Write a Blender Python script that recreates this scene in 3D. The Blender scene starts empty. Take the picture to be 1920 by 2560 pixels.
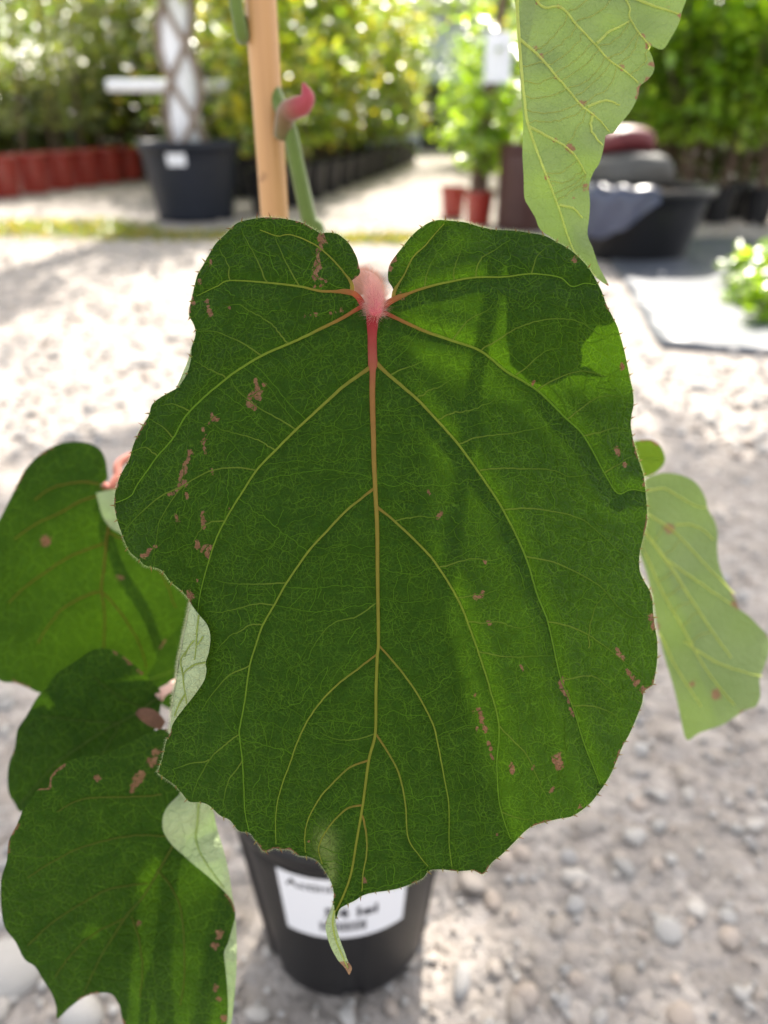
import bpy, bmesh, math, random
import numpy as np
from mathutils import Vector, Matrix, geometry

SC = bpy.context.scene
COL = SC.collection
R = math.radians

# ------------------------------------------------------------------ camera, sky, sun, exposure
CAM_H, PITCH, FPX = 0.62, R(28.3), 1848.0
CAM = np.array([0.0, 0.0, CAM_H])
FWD = np.array([0.0, math.cos(PITCH), -math.sin(PITCH)])
UPV = np.array([0.0, math.sin(PITCH), math.cos(PITCH)])
RGT = np.array([1.0, 0.0, 0.0])
cd = bpy.data.cameras.new('camera')
cam = bpy.data.objects.new('camera', cd)
COL.objects.link(cam)
cam.location = CAM
cam.rotation_euler = (math.pi / 2 - PITCH, 0, 0)
cd.sensor_fit = 'VERTICAL'
cd.sensor_height = 36.0
cd.sensor_width = 27.0
cd.lens = 36.0 * FPX / 2560.0
cd.clip_start = 0.01
cd.clip_end = 500
cd.dof.use_dof = True
cd.dof.focus_distance = 0.203
cd.dof.aperture_fstop = 7.8
SC.camera = cam

SUN_EL, SUN_AZ = R(43), R(10)          # azimuth measured from +Y towards +X
SUN_DIR = Vector((math.sin(SUN_AZ) * math.cos(SUN_EL), math.cos(SUN_AZ) * math.cos(SUN_EL), math.sin(SUN_EL)))
world = bpy.data.worlds.new('World')
SC.world = world
world.use_nodes = True
wn = world.node_tree.nodes
wn.clear()
sky = wn.new('ShaderNodeTexSky')
sky.sky_type = 'NISHITA'
sky.sun_disc = False
sky.sun_elevation = SUN_EL
sky.sun_rotation = SUN_AZ
sky.dust_density = 2.0
bg = wn.new('ShaderNodeBackground')
bg.inputs['Strength'].default_value = 0.15
wo = wn.new('ShaderNodeOutputWorld')
hs = wn.new('ShaderNodeHueSaturation')          # hazy, whitish summer sky
hs.inputs['Saturation'].default_value = 0.42
tint = wn.new('ShaderNodeMix'); tint.data_type = 'RGBA'; tint.blend_type = 'MULTIPLY'
tint.inputs[0].default_value = 1.0; tint.inputs[7].default_value = (1.06, 1.0, 0.93, 1)
world.node_tree.links.new(sky.outputs[0], hs.inputs['Color'])
world.node_tree.links.new(hs.outputs[0], tint.inputs[6])
world.node_tree.links.new(tint.outputs[2], bg.inputs[0])
world.node_tree.links.new(bg.outputs[0], wo.inputs[0])

sl = bpy.data.lights.new('sun', 'SUN')
sl.energy = 4.0
sl.angle = R(0.6)
sl.color = (1.0, 0.93, 0.82)
sun = bpy.data.objects.new('sun', sl)
COL.objects.link(sun)
sun.rotation_euler = (-SUN_DIR).to_track_quat('-Z', 'Y').to_euler()
sun.location = (3, 4, 8)

SC.view_settings.view_transform = 'Standard'
SC.view_settings.look = 'None'
SC.view_settings.exposure = 1.8
SC.view_settings.gamma = 1.0
SC.cycles.max_bounces = 8
SC.cycles.transparent_max_bounces = 8
SC.cycles.sample_clamp_indirect = 6.0
SC.cycles.use_denoising = True

# ------------------------------------------------------------------ helpers
def P(x, y, d):
    """point at depth d (metres along the view axis) seen at photograph pixel (x, y) of 1920x2560"""
    x = np.asarray(x, float); y = np.asarray(y, float); d = np.asarray(d, float)
    r = (x - 960.0) / FPX
    u = (1280.0 - y) / FPX
    return CAM + d[..., None] * (FWD + r[..., None] * RGT + u[..., None] * UPV)

def G(x, y, z=0.0):
    """point of the horizontal plane at height z seen at pixel (x, y)"""
    r = (x - 960.0) / FPX
    u = (1280.0 - y) / FPX
    dr = FWD + r * RGT + u * UPV
    t = (CAM_H - z) / -dr[2]
    return CAM + t * dr

ORIGIN = {}

def tag(o, label=None, cat=None, group=None, kind=None):
    if label: o['label'] = label
    if cat: o['category'] = cat
    if group: o['group'] = group
    if kind: o['kind'] = kind
    return o

def empty(name, loc, label=None, cat=None, group=None):
    o = bpy.data.objects.new(name, None)
    o.empty_display_size = 0.05
    COL.objects.link(o)
    o.location = loc
    ORIGIN[o.name] = np.array(loc, float)
    return tag(o, label, cat, group)

def link_obj(name, me, mat=None, parent=None):
    o = bpy.data.objects.new(name, me)
    COL.objects.link(o)
    if mat is not None and not me.materials:
        for m in (mat if isinstance(mat, (list, tuple)) else [mat]):
            me.materials.append(m)
    if parent is not None:
        o.parent = parent
        ORIGIN[o.name] = ORIGIN.get(parent.name, np.zeros(3))
    else:
        ORIGIN[o.name] = np.zeros(3)
    return o

def np_mesh(name, verts, faces, smooth=True):
    """faces: (n,3) or (n,4) integer array, or a list of tuples"""
    me = bpy.data.meshes.new(name)
    if isinstance(faces, np.ndarray):
        n, k = faces.shape
        me.vertices.add(len(verts))
        me.vertices.foreach_set('co', np.asarray(verts, np.float32).ravel())
        me.loops.add(n * k)
        me.loops.foreach_set('vertex_index', faces.astype(np.int32).ravel())
        me.polygons.add(n)
        me.polygons.foreach_set('loop_start', np.arange(0, n * k, k, dtype=np.int32))
        me.update(calc_edges=True)
    else:
        me.from_pydata([tuple(map(float, v)) for v in verts], [], faces)
        me.update()
    if smooth:
        me.polygons.foreach_set('use_smooth', np.ones(len(me.polygons), bool))
    return me

def mesh_world(name, verts, faces, mat, parent=None, smooth=True, attrs=None):
    """verts in world coordinates; the mesh is stored relative to its thing's base"""
    org = ORIGIN.get(parent.name, np.zeros(3)) if parent is not None else np.zeros(3)
    me = np_mesh(name, np.asarray(verts, float) - org, faces, smooth)
    for k, v in (attrs or {}).items():
        v = np.asarray(v, np.float32)
        if v.ndim == 1:
            a = me.attributes.new(k, 'FLOAT', 'POINT'); a.data.foreach_set('value', v)
        elif v.shape[1] == 3:
            a = me.attributes.new(k, 'FLOAT_VECTOR', 'POINT'); a.data.foreach_set('vector', v.ravel())
        else:
            a = me.attributes.new(k, 'FLOAT_COLOR', 'POINT'); a.data.foreach_set('color', v.ravel())
    return link_obj(name, me, mat, parent)

def copy_tree(o, parent=None):
    c = o.copy(); COL.objects.link(c); c.parent = parent
    for ch in list(o.children):
        copy_tree(ch, c)
    return c

# ------------------------------------------------------------------ materials
class NT:
    def __init__(self, name):
        self.m = bpy.data.materials.new(name)
        self.m.use_nodes = True
        self.t = self.m.node_tree
        self.t.nodes.clear()
    def n(self, kind, **kw):
        nd = self.t.nodes.new(kind)
        for k, v in kw.items():
            if hasattr(nd, k) and k not in nd.inputs:
                setattr(nd, k, v)
            else:
                nd.inputs[k].default_value = v
        return nd
    def l(self, a, b):
        self.t.links.new(a, b)
    def math(self, op, a, b=None, c=None, clamp=False):
        nd = self.t.nodes.new('ShaderNodeMath'); nd.operation = op; nd.use_clamp = clamp
        for i, v in enumerate((a, b, c)):
            if v is None: continue
            if isinstance(v, (int, float)): nd.inputs[i].default_value = v
            else: self.l(v, nd.inputs[i])
        return nd.outputs[0]
    def mix(self, fac, a, b, mode='MIX'):
        nd = self.t.nodes.new('ShaderNodeMix'); nd.data_type = 'RGBA'; nd.blend_type = mode
        for s, v in ((nd.inputs[0], fac), (nd.inputs[6], a), (nd.inputs[7], b)):
            if isinstance(v, (int, float)): s.default_value = v
            elif isinstance(v, tuple): s.default_value = v if len(v) == 4 else v + (1.0,)
            else: self.l(v, s)
        return nd.outputs[2]
    def ramp(self, fac, lo, hi):
        nd = self.t.nodes.new('ShaderNodeMapRange'); nd.interpolation_type = 'SMOOTHSTEP'
        self.l(fac, nd.inputs[0]); nd.inputs[1].default_value = lo; nd.inputs[2].default_value = hi
        return nd.outputs[0]
    def noise(self, vec, scale, detail=3.0, rough=0.55):
        nd = self.t.nodes.new('ShaderNodeTexNoise')
        nd.inputs['Scale'].default_value = scale; nd.inputs['Detail'].default_value = detail
        nd.inputs['Roughness'].default_value = rough
        if vec is not None: self.l(vec, nd.inputs['Vector'])
        return nd
    def attr(self, name):
        nd = self.t.nodes.new('ShaderNodeAttribute'); nd.attribute_name = name
        return nd
    def out(self, sh):
        o = self.t.nodes.new('ShaderNodeOutputMaterial'); self.l(sh, o.inputs[0])
        return self.m

def simple(name, col, rough=0.6, spec=0.4, var=0.25, scale=30.0, bump=0.0, metal=0.0, bscale=None):
    """plain stuff with a little mottling and relief"""
    t = NT(name)
    tc = t.n('ShaderNodeTexCoord')
    nz = t.noise(tc.outputs['Object'], scale, 4.0)
    dark = tuple(c * (1 - var) for c in col); lite = tuple(min(1, c * (1 + var)) for c in col)
    c = t.mix(nz.outputs[0], dark, lite)
    b = t.n('ShaderNodeBsdfPrincipled', Roughness=rough, Metallic=metal)
    b.inputs['Specular IOR Level'].default_value = spec
    t.l(c, b.inputs['Base Color'])
    if bump:
        bp = t.n('ShaderNodeBump', Strength=bump, Distance=0.002)
        n2 = t.noise(tc.outputs['Object'], bscale or scale * 6, 3.0)
        t.l(n2.outputs[0], bp.inputs['Height']); t.l(bp.outputs[0], b.inputs['Normal'])
    return t.out(b.outputs[0])

def leaf_material(name, top_a, top_b, vein, under_a, under_b, trans, trans_fac=0.3, rough=0.55, cells=(36.0, 105.0), vein_amt=0.95, bump=0.9, sheen=0.04, spec=0.22):
    """two-sided kiwi leaf: dark hairy upper face, pale felty underside, fine vein mesh, light coming through"""
    t = NT(name)
    uv = t.attr('leaf_uv')
    nz = t.noise(uv.outputs['Vector'], 6.0, 3.0)
    nz2 = t.noise(uv.outputs['Vector'], 45.0, 3.0)
    sub = t.n('ShaderNodeVectorMath', operation='SUBTRACT'); t.l(nz2.outputs['Color'], sub.inputs[0]); sub.inputs[1].default_value = (0.5, 0.5, 0.5)
    sc = t.n('ShaderNodeVectorMath', operation='SCALE'); t.l(sub.outputs[0], sc.inputs[0]); sc.inputs['Scale'].default_value = 0.022
    wv = t.n('ShaderNodeVectorMath', operation='ADD'); t.l(uv.outputs['Vector'], wv.inputs[0]); t.l(sc.outputs[0], wv.inputs[1])
    edges = []
    for s in cells:
        v = t.n('ShaderNodeTexVoronoi', feature='DISTANCE_TO_EDGE', voronoi_dimensions='2D')
        v.inputs['Scale'].default_value = s
        t.l(wv.outputs[0], v.inputs['Vector'])
        edges.append(v.outputs['Distance'])
    e1 = t.math('SUBTRACT', 1.0, t.ramp(edges[0], 0.0, 0.075))
    e2 = t.math('SUBTRACT', 1.0, t.ramp(edges[1], 0.0, 0.16))
    net = t.math('MAXIMUM', t.math('MULTIPLY', e1, 0.80), t.math('MULTIPLY', e2, 0.55))
    vn = t.noise(uv.outputs['Vector'], 18.0, 2.0)
    net = t.math('MULTIPLY', net, t.ramp(vn.outputs[0], 0.25, 0.62))
    net = t.math('MULTIPLY', net, vein_amt)
    base = t.mix(t.ramp(nz.outputs[0], 0.3, 0.7), top_a, top_b)
    fine = t.noise(uv.outputs['Vector'], 420.0, 2.0)
    base = t.mix(t.math('MULTIPLY', t.ramp(fine.outputs[0], 0.35, 0.75), 0.45), base, tuple(c * 1.9 for c in top_b))
    mot = t.noise(uv.outputs['Vector'], 75.0, 3.0, 0.6)
    base = t.mix(t.math('MULTIPLY', t.ramp(mot.outputs[0], 0.42, 0.72), 0.45), base, tuple(c * 0.45 for c in top_a))
    top = t.mix(net, base, vein)
    pale = t.attr('pale')
    top = t.mix(pale.outputs['Fac'], top, (0.20, 0.24, 0.08))
    und = t.mix(t.ramp(nz.outputs[0], 0.3, 0.7), under_a, under_b)
    und = t.mix(t.math('MULTIPLY', net, 0.4), und, tuple(c * 0.72 for c in under_a))
    geo = t.n('ShaderNodeNewGeometry')
    col = t.mix(geo.outputs['Backfacing'], top, und)
    bl = t.attr('blem')
    bn = t.noise(uv.outputs['Vector'], 120.0, 4.0, 0.7)
    bf = t.ramp(t.math('MULTIPLY', bl.outputs['Fac'], t.math('MULTIPLY_ADD', bn.outputs[0], 3.4, -0.75)), 0.34, 0.52)
    bcol = t.mix(nz2.outputs[0], (0.14, 0.062, 0.032), (0.36, 0.205, 0.12))
    col = t.mix(t.math('MULTIPLY', bf, 0.9), col, bcol)
    pb = t.n('ShaderNodeBsdfPrincipled')
    pb.inputs['Roughness'].default_value = rough
    pb.inputs['Specular IOR Level'].default_value = spec
    pb.inputs['Sheen Weight'].default_value = sheen
    pb.inputs['Sheen Roughness'].default_value = 0.4
    pb.inputs['Sheen Tint'].default_value = (0.8, 1.0, 0.75, 1)
    t.l(col, pb.inputs['Base Color'])
    bp = t.n('ShaderNodeBump', Strength=bump, Distance=0.0011)
    hgt = t.math('ADD', t.math('MULTIPLY', t.ramp(edges[1], 0.0, 0.35), 0.55), t.math('MULTIPLY', t.ramp(edges[0], 0.0, 0.25), 1.0))
    hgt = t.math('ADD', hgt, t.math('MULTIPLY', fine.outputs[0], 0.35))
    inv = t.math('MULTIPLY_ADD', geo.outputs['Backfacing'], -1.4, 1.0)
    t.l(t.math('MULTIPLY', hgt, inv), bp.inputs['Height'])
    t.l(bp.outputs[0], pb.inputs['Normal'])
    tr = t.n('ShaderNodeBsdfTranslucent')
    tcol = t.mix(t.math('MULTIPLY', net, 0.6), trans, tuple(min(1, c * 1.7) for c in trans))
    tcol = t.mix(bf, tcol, (0.12, 0.04, 0.01))
    t.l(tcol, tr.inputs['Color'])
    mx = t.n('ShaderNodeMixShader'); mx.inputs[0].default_value = trans_fac
    t.l(pb.outputs[0], mx.inputs[1]); t.l(tr.outputs[0], mx.inputs[2])
    return t.out(mx.outputs[0])

def vcol_material(name, rough=0.5, trans=0.0, spec=0.3, sheen=0.0, var=0.2, scale=300.0):
    """colour stored on the piece itself (attribute 'vc'), slightly mottled"""
    t = NT(name)
    a = t.attr('vc')
    tc = t.n('ShaderNodeTexCoord')
    nz = t.noise(tc.outputs['Object'], scale, 3.0)
    c = t.mix(nz.outputs[0], t.mix(1.0, a.outputs['Color'], (1 - var,) * 3, 'MULTIPLY'), t.mix(1.0, a.outputs['Color'], (1 + var,) * 3, 'MULTIPLY'))
    b = t.n('ShaderNodeBsdfPrincipled', Roughness=rough)
    b.inputs['Specular IOR Level'].default_value = spec
    b.inputs['Sheen Weight'].default_value = sheen
    t.l(c, b.inputs['Base Color'])
    if not trans:
        return t.out(b.outputs[0])
    tr = t.n('ShaderNodeBsdfTranslucent'); t.l(t.mix(1.0, c, (1.5, 1.5, 1.0), 'MULTIPLY'), tr.inputs['Color'])
    mx = t.n('ShaderNodeMixShader'); mx.inputs[0].default_value = trans
    t.l(b.outputs[0], mx.inputs[1]); t.l(tr.outputs[0], mx.inputs[2])
    return t.out(mx.outputs[0])

M = {}
M['leaf'] = leaf_material('kiwi_leaf', (0.0036, 0.024, 0.0017), (0.0068, 0.034, 0.0025), (0.056, 0.120, 0.009),
                          (0.33, 0.40, 0.21), (0.38, 0.45, 0.25), (0.12, 0.27, 0.004), 0.135, rough=0.66, spec=0.12, sheen=0.0)
M['leaf_thin'] = leaf_material('young_kiwi_leaf', (0.0050, 0.026, 0.0026), (0.0085, 0.036, 0.004), (0.060, 0.125, 0.012),
                          (0.165, 0.225, 0.08), (0.20, 0.26, 0.105), (0.20, 0.33, 0.020), 0.15, rough=0.6, spec=0.12, vein_amt=0.45, sheen=0.0, bump=0.6)
M['vein'] = vcol_material('leaf_vein', 0.6, 0.38, 0.08)
M['uvein'] = vcol_material('underside_vein', 0.6, 0.62, 0.08)
M['hair'] = vcol_material('leaf_hair', 0.6, 0.4)
M['stem'] = vcol_material('hairy_stem', 0.55, 0.0, 0.3, 0.3)
M['bamboo'] = None
def bamboo_material():
    t = NT('bamboo_cane')
    tc = t.n('ShaderNodeTexCoord')
    mp = t.n('ShaderNodeMapping'); mp.inputs['Scale'].default_value = (260, 260, 4)
    t.l(tc.outputs['Object'], mp.inputs[0])
    nz = t.noise(mp.outputs[0], 1.0, 4.0)
    n2 = t.noise(tc.outputs['Object'], 55.0, 2.0)
    c = t.mix(nz.outputs[0], (0.36, 0.17, 0.06), (0.60, 0.36, 0.16))
    c = t.mix(t.ramp(n2.outputs[0], 0.66, 0.74), c, (0.20, 0.09, 0.035))
    b = t.n('ShaderNodeBsdfPrincipled', Roughness=0.45)
    t.l(c, b.inputs['Base Color'])
    return t.out(b.outputs[0])
M['bamboo'] = bamboo_material()

# ------------------------------------------------------------------ curves and polygons in leaf space
def catmull(pts, step, closed=False):
    p = np.asarray(pts, float)
    n = len(p)
    out = []
    rng = range(n if closed else n - 1)
    for i in rng:
        if closed:
            a, b, c, d = p[(i - 1) % n], p[i], p[(i + 1) % n], p[(i + 2) % n]
        else:
            a, b, c, d = p[max(i - 1, 0)], p[i], p[i + 1], p[min(i + 2, n - 1)]
        L = np.linalg.norm(c - b)
        k = max(1, int(math.ceil(L / step)))
        for j in range(k):
            t = j / k
            out.append(0.5 * ((2 * b) + (-a + c) * t + (2 * a - 5 * b + 4 * c - d) * t * t + (-a + 3 * b - 3 * c + d) * t ** 3))
    if not closed: out.append(p[-1])
    return np.array(out)

def inside(poly, q):
    x, y = q[:, 0], q[:, 1]
    res = np.zeros(len(q), bool)
    n = len(poly)
    for i in range(n):
        x1, y1 = poly[i]; x2, y2 = poly[(i + 1) % n]
        c = ((y1 > y) != (y2 > y))
        if y1 != y2:
            res ^= c & (x < (x2 - x1) * (y - y1) / (y2 - y1) + x1)
    return res

def mindist(q, pts, chunk=4000):
    out = np.empty(len(q))
    for i in range(0, len(q), chunk):
        d = q[i:i + chunk, None, :] - pts[None]
        out[i:i + chunk] = np.sqrt((d ** 2).sum(-1).min(1))
    return out

def fill(outline, sp, seed=1):
    rng = np.random.default_rng(seed)
    x0, y0 = outline.min(0); x1, y1 = outline.max(0)
    xs = np.arange(x0, x1, sp); ys = np.arange(y0, y1, sp * 0.866)
    gx, gy = np.meshgrid(xs, ys)
    gx = gx + (np.arange(len(ys)) % 2)[:, None] * sp * 0.5
    q = np.stack([gx.ravel(), gy.ravel()], 1) + rng.uniform(-0.12, 0.12, (gx.size, 2)) * sp
    q = q[inside(outline, q)]
    q = q[mindist(q, outline) > sp * 0.55]
    allp = np.concatenate([outline, q])
    n = len(outline)
    vs, es, fs, *_ = geometry.delaunay_2d_cdt([Vector(p) for p in allp], [(i, (i + 1) % n) for i in range(n)], [], 1, 1e-4)
    return np.array([(v.x, v.y) for v in vs]), np.array([f for f in fs if len(f) == 3], int)

def orient(verts, faces, top_to_camera=True):
    a, b, c = verts[faces[:, 0]], verts[faces[:, 1]], verts[faces[:, 2]]
    nrm = np.cross(b - a, c - a)
    s = (nrm * (CAM - a)).sum(1).sum()
    if (s > 0) != top_to_camera:
        faces = faces[:, ::-1].copy()
    return faces

def ribbon_set(lines, depth_fn, off, parent, name, mat, sides=2, flat=0.45, kind=None, label=None):
    """lines: list of (points Nx2, widths N, colours Nx3); each becomes a raised ridge on the leaf"""
    V, F, C = [], [], []
    base = 0
    for pts, w, colr in lines:
        n = len(pts)
        if n < 2: continue
        p3 = P(pts[:, 0], pts[:, 1], depth_fn(pts[:, 0], pts[:, 1]))
        view = CAM - p3
        dist = np.linalg.norm(view, axis=1, keepdims=True)
        view = view / dist
        tan = np.gradient(p3, axis=0)
        tan /= np.linalg.norm(tan, axis=1, keepdims=True) + 1e-12
        side = np.cross(tan, view)
        side /= np.linalg.norm(side, axis=1, keepdims=True) + 1e-12
        nrm = np.cross(side, tan)
        hw = (w * 0.5)[:, None] * (dist / FPX)
        ks = 2 * sides + 1
        for k in range(ks):
            a = math.pi * k / (ks - 1)
            V.append(p3 + side * hw * math.cos(a) + nrm * (off * (0.35 if k in (0, ks - 1) else 1) + hw * flat * math.sin(a)))
            C.append(colr)
        idx = base + np.arange(n)
        for k in range(ks - 1):
            a0 = idx[:-1] + k * n; a1 = idx[1:] + k * n
            F.append(np.stack([a0, a1, a1 + n, a0 + n], 1))
        base += ks * n
    V = np.concatenate(V); F = np.concatenate(F); C = np.concatenate(C)
    C = np.concatenate([C, np.ones((len(C), 1))], 1)
    o = mesh_world(name, V, F, mat, parent, attrs={'vc': C})
    if kind: o['kind'] = kind
    if label: o['label'] = label
    return o

def tube(name, pts, radii, colours, mat, parent, sides=10, cap=True):
    pts = np.asarray(pts, float); n = len(pts)
    radii = np.broadcast_to(np.asarray(radii, float), (n,))
    tan = np.gradient(pts, axis=0); tan /= np.linalg.norm(tan, axis=1, keepdims=True)
    ref = np.array([1.0, 0, 0]) if abs(tan[0][0]) < 0.8 else np.array([0, 1.0, 0])
    V = []
    s = np.cross(tan[0], ref); s /= np.linalg.norm(s)
    for i in range(n):
        s = s - tan[i] * s.dot(tan[i]); s /= np.linalg.norm(s)
        b = np.cross(tan[i], s)
        for k in range(sides):
            a = 2 * math.pi * k / sides
            V.append(pts[i] + radii[i] * (math.cos(a) * s + math.sin(a) * b))
    F = []
    for i in range(n - 1):
        for k in range(sides):
            F.append((i * sides + k, i * sides + (k + 1) % sides, (i + 1) * sides + (k + 1) % sides, (i + 1) * sides + k))
    if cap:
        F.append(tuple(range(sides))[::-1]); F.append(tuple((n - 1) * sides + k for k in range(sides)))
    at = None
    if colours is not None:
        c = np.asarray(colours, float)
        if c.ndim == 1: c = np.tile(c, (n, 1))
        c = np.repeat(c, sides, 0)
        at = {'vc': np.concatenate([c, np.ones((len(c), 1))], 1)}
    return mesh_world(name, V, F, mat, parent, attrs=at)

def hairs(name, base, direction, length, width, colr, parent, mat=None):
    """thin tapering hairs, three faces each"""
    n = len(base)
    rng = np.random.default_rng(n)
    d = direction / (np.linalg.norm(direction, axis=1, keepdims=True) + 1e-12)
    rnd = rng.normal(size=(n, 3))
    s = np.cross(d, rnd); s /= np.linalg.norm(s, axis=1, keepdims=True)
    b = np.cross(d, s)
    L = np.broadcast_to(np.asarray(length, float), (n,))[:, None]
    bend = rng.normal(size=(n, 3)) * 0.15 * L
    V = np.concatenate([base + s * width, base - s * width * 0.5 + b * width * 0.87, base - s * width * 0.5 - b * width * 0.87, base + d * L + bend])
    i = np.arange(n)
    F = np.concatenate([np.stack([i, i + n, i + 3 * n], 1), np.stack([i + n, i + 2 * n, i + 3 * n], 1), np.stack([i + 2 * n, i, i + 3 * n], 1)])
    c = np.tile(np.concatenate([np.broadcast_to(np.asarray(colr, float), (n, 3)), np.ones((n, 1))], 1), (4, 1))
    o = mesh_world(name, V, F, mat or M['hair'], parent, smooth=False, attrs={'vc': c})
    o['kind'] = 'stuff'
    return o

def fbm(x, y, seed=0, octs=3):
    """cheap smooth pseudo-noise"""
    r = np.random.default_rng(seed)
    out = np.zeros_like(np.asarray(x, float)); a = 1.0; f = 1.0
    for _ in range(octs):
        for _k in range(3):
            th, ph = r.uniform(0, 6.28, 2)
            out = out + a / 3 * np.sin((x * math.cos(th) + y * math.sin(th)) * f + ph)
        a *= 0.5; f *= 2.1
    return out

POT_C0 = (-0.033, 0.402)
def smooth3_(pts, k=8):
    return np.array([q for q in _cr3(np.asarray(pts, float), k)])
def _cr3(p, k):
    n = len(p); out = []
    for i in range(n - 1):
        a, b, c, e = p[max(i - 1, 0)], p[i], p[i + 1], p[min(i + 2, n - 1)]
        for j in range(k):
            t = j / k
            out.append(0.5 * (2 * b + (c - a) * t + (2 * a - 5 * b + 4 * c - e) * t * t + (3 * b - a - 3 * c + e) * t ** 3))
    out.append(p[-1]); return out
# ================================================================== the setting
def ground_material():
    t = NT('gravel_ground')
    tc = t.n('ShaderNodeTexCoord')
    o = tc.outputs['Object']
    big = t.noise(o, 0.9, 3.0); mid = t.noise(o, 14.0, 4.0); fin = t.noise(o, 160.0, 3.0)
    c = t.mix(t.ramp(mid.outputs[0], 0.3, 0.7), (0.29, 0.26, 0.235), (0.38, 0.345, 0.32))
    c = t.mix(t.ramp(big.outputs[0], 0.35, 0.75), c, (0.40, 0.35, 0.31))
    c = t.mix(t.math('MULTIPLY', t.ramp(fin.outputs[0], 0.45, 0.75), 0.6), c, (0.21, 0.19, 0.175))
    v = t.n('ShaderNodeTexVoronoi', feature='F1'); v.inputs['Scale'].default_value = 55.0; t.l(o, v.inputs['Vector'])
    v2 = t.n('ShaderNodeTexVoronoi', feature='F1'); v2.inputs['Scale'].default_value = 17.0; t.l(o, v2.inputs['Vector'])
    bwv = t.n('ShaderNodeRGBToBW'); t.l(v.outputs['Color'], bwv.inputs[0])
    c = t.mix(0.35, c, bwv.outputs[0], 'SOFT_LIGHT')
    b = t.n('ShaderNodeBsdfPrincipled', Roughness=0.9)
    b.inputs['Specular IOR Level'].default_value = 0.25
    t.l(c, b.inputs['Base Color'])
    bp = t.n('ShaderNodeBump', Strength=1.0, Distance=0.02)
    h = t.math('ADD', t.math('MULTIPLY', v.outputs['Distance'], -0.35), t.math('MULTIPLY', v2.outputs['Distance'], -0.7))
    h = t.math('ADD', h, t.math('MULTIPLY', fin.outputs[0], 0.25))
    t.l(h, bp.inputs['Height']); t.l(bp.outputs[0], b.inputs['Normal'])
    return t.out(b.outputs[0])
M['ground'] = ground_material()
M['stone'] = None
def stone_material():
    t = NT('river_stone')
    a = t.attr('vc')
    tc = t.n('ShaderNodeTexCoord')
    oi = t.n('ShaderNodeObjectInfo')
    nz = t.noise(tc.outputs['Object'], 90.0, 4.0)
    n2 = t.noise(tc.outputs['Object'], 420.0, 2.0)
    c = t.mix(t.math('MULTIPLY', nz.outputs[0], 0.7), a.outputs['Color'], t.mix(1.0, a.outputs['Color'], (0.70, 0.69, 0.68), 'MULTIPLY'))
    c = t.mix(t.math('MULTIPLY', t.ramp(n2.outputs[0], 0.5, 0.75), 0.35), c, (0.55, 0.52, 0.48))
    b = t.n('ShaderNodeBsdfPrincipled', Roughness=0.75)
    b.inputs['Specular IOR Level'].default_value = 0.3
    t.l(c, b.inputs['Base Color'])
    bp = t.n('ShaderNodeBump', Strength=0.4, Distance=0.002); t.l(nz.outputs[0], bp.inputs['Height']); t.l(bp.outputs[0], b.inputs['Normal'])
    return t.out(b.outputs[0])
M['stone'] = stone_material()

# ground sheet to the horizon, gently uneven near the camera
def ground_sheet():
    xs = np.concatenate([[-120, -60, -30, -15, -8], np.arange(-5, 5.01, 0.1), [8, 15, 30, 60, 120]])
    ys = np.concatenate([[-60, -20, -6, -2], np.arange(-1, 10.01, 0.1), [14, 20, 35, 70, 160]])
    X, Y = np.meshgrid(xs, ys)
    w = np.clip(1 - np.abs(Y - 3) / 9, 0, 1)
    Z = -0.004 + 0.004 * fbm(X * 3.0, Y * 3.0, 61) * w * (np.abs(X) < 5)
    V_ = np.stack([X.ravel(), Y.ravel(), Z.ravel()], 1)
    n, m = X.shape
    i = np.arange(n * m).reshape(n, m)
    F = np.stack([i[:-1, :-1], i[:-1, 1:], i[1:, 1:], i[1:, :-1]], -1).reshape(-1, 4)
    return mesh_world('ground', V_, F, M['ground'])
ground = tag(ground_sheet(), 'pale dusty gravel yard with scattered pebbles', kind='structure')

PAL = np.array([(0.40, 0.38, 0.36), (0.36, 0.345, 0.33), (0.44, 0.41, 0.38), (0.33, 0.32, 0.315), (0.41, 0.36, 0.32), (0.47, 0.45, 0.43), (0.38, 0.33, 0.29), (0.36, 0.345, 0.335), (0.43, 0.36, 0.31)])
def ico(sub):
    bm = bmesh.new(); bmesh.ops.create_icosphere(bm, subdivisions=sub, radius=1.0)
    v = np.array([p.co[:] for p in bm.verts]); f = np.array([[q.index for q in p.verts] for p in bm.faces]); bm.free()
    return v, f
IC1, IC2, IC3 = ico(1), ico(2), ico(3)
def stone_verts(base, rng, r, flat=0.6):
    v = base.copy()
    for _ in range(7):                                   # knock facets off the sphere
        n = rng.normal(size=3); n /= np.linalg.norm(n)
        k = v @ n; lim = rng.uniform(0.48, 0.85)
        v = v - np.outer(np.clip(k - lim, 0, None), n) * 0.85
    v = v * (1 + 0.10 * fbm(v[:, 0] * 2 + rng.uniform(0, 9), v[:, 1] * 2 + v[:, 2], int(rng.integers(1e6)), 2))[:, None]
    v = v * np.array([1.0, rng.uniform(0.6, 0.95), rng.uniform(0.42, 0.72) * flat / 0.6])
    a, b = rng.uniform(0, 6.28), rng.normal() * 0.25
    Rz = np.array([[math.cos(a), -math.sin(a), 0], [math.sin(a), math.cos(a), 0], [0, 0, 1]])
    Rx = np.array([[1, 0, 0], [0, math.cos(b), -math.sin(b)], [0, math.sin(b), math.cos(b)]])
    return (v @ Rx.T @ Rz.T) * r
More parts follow.
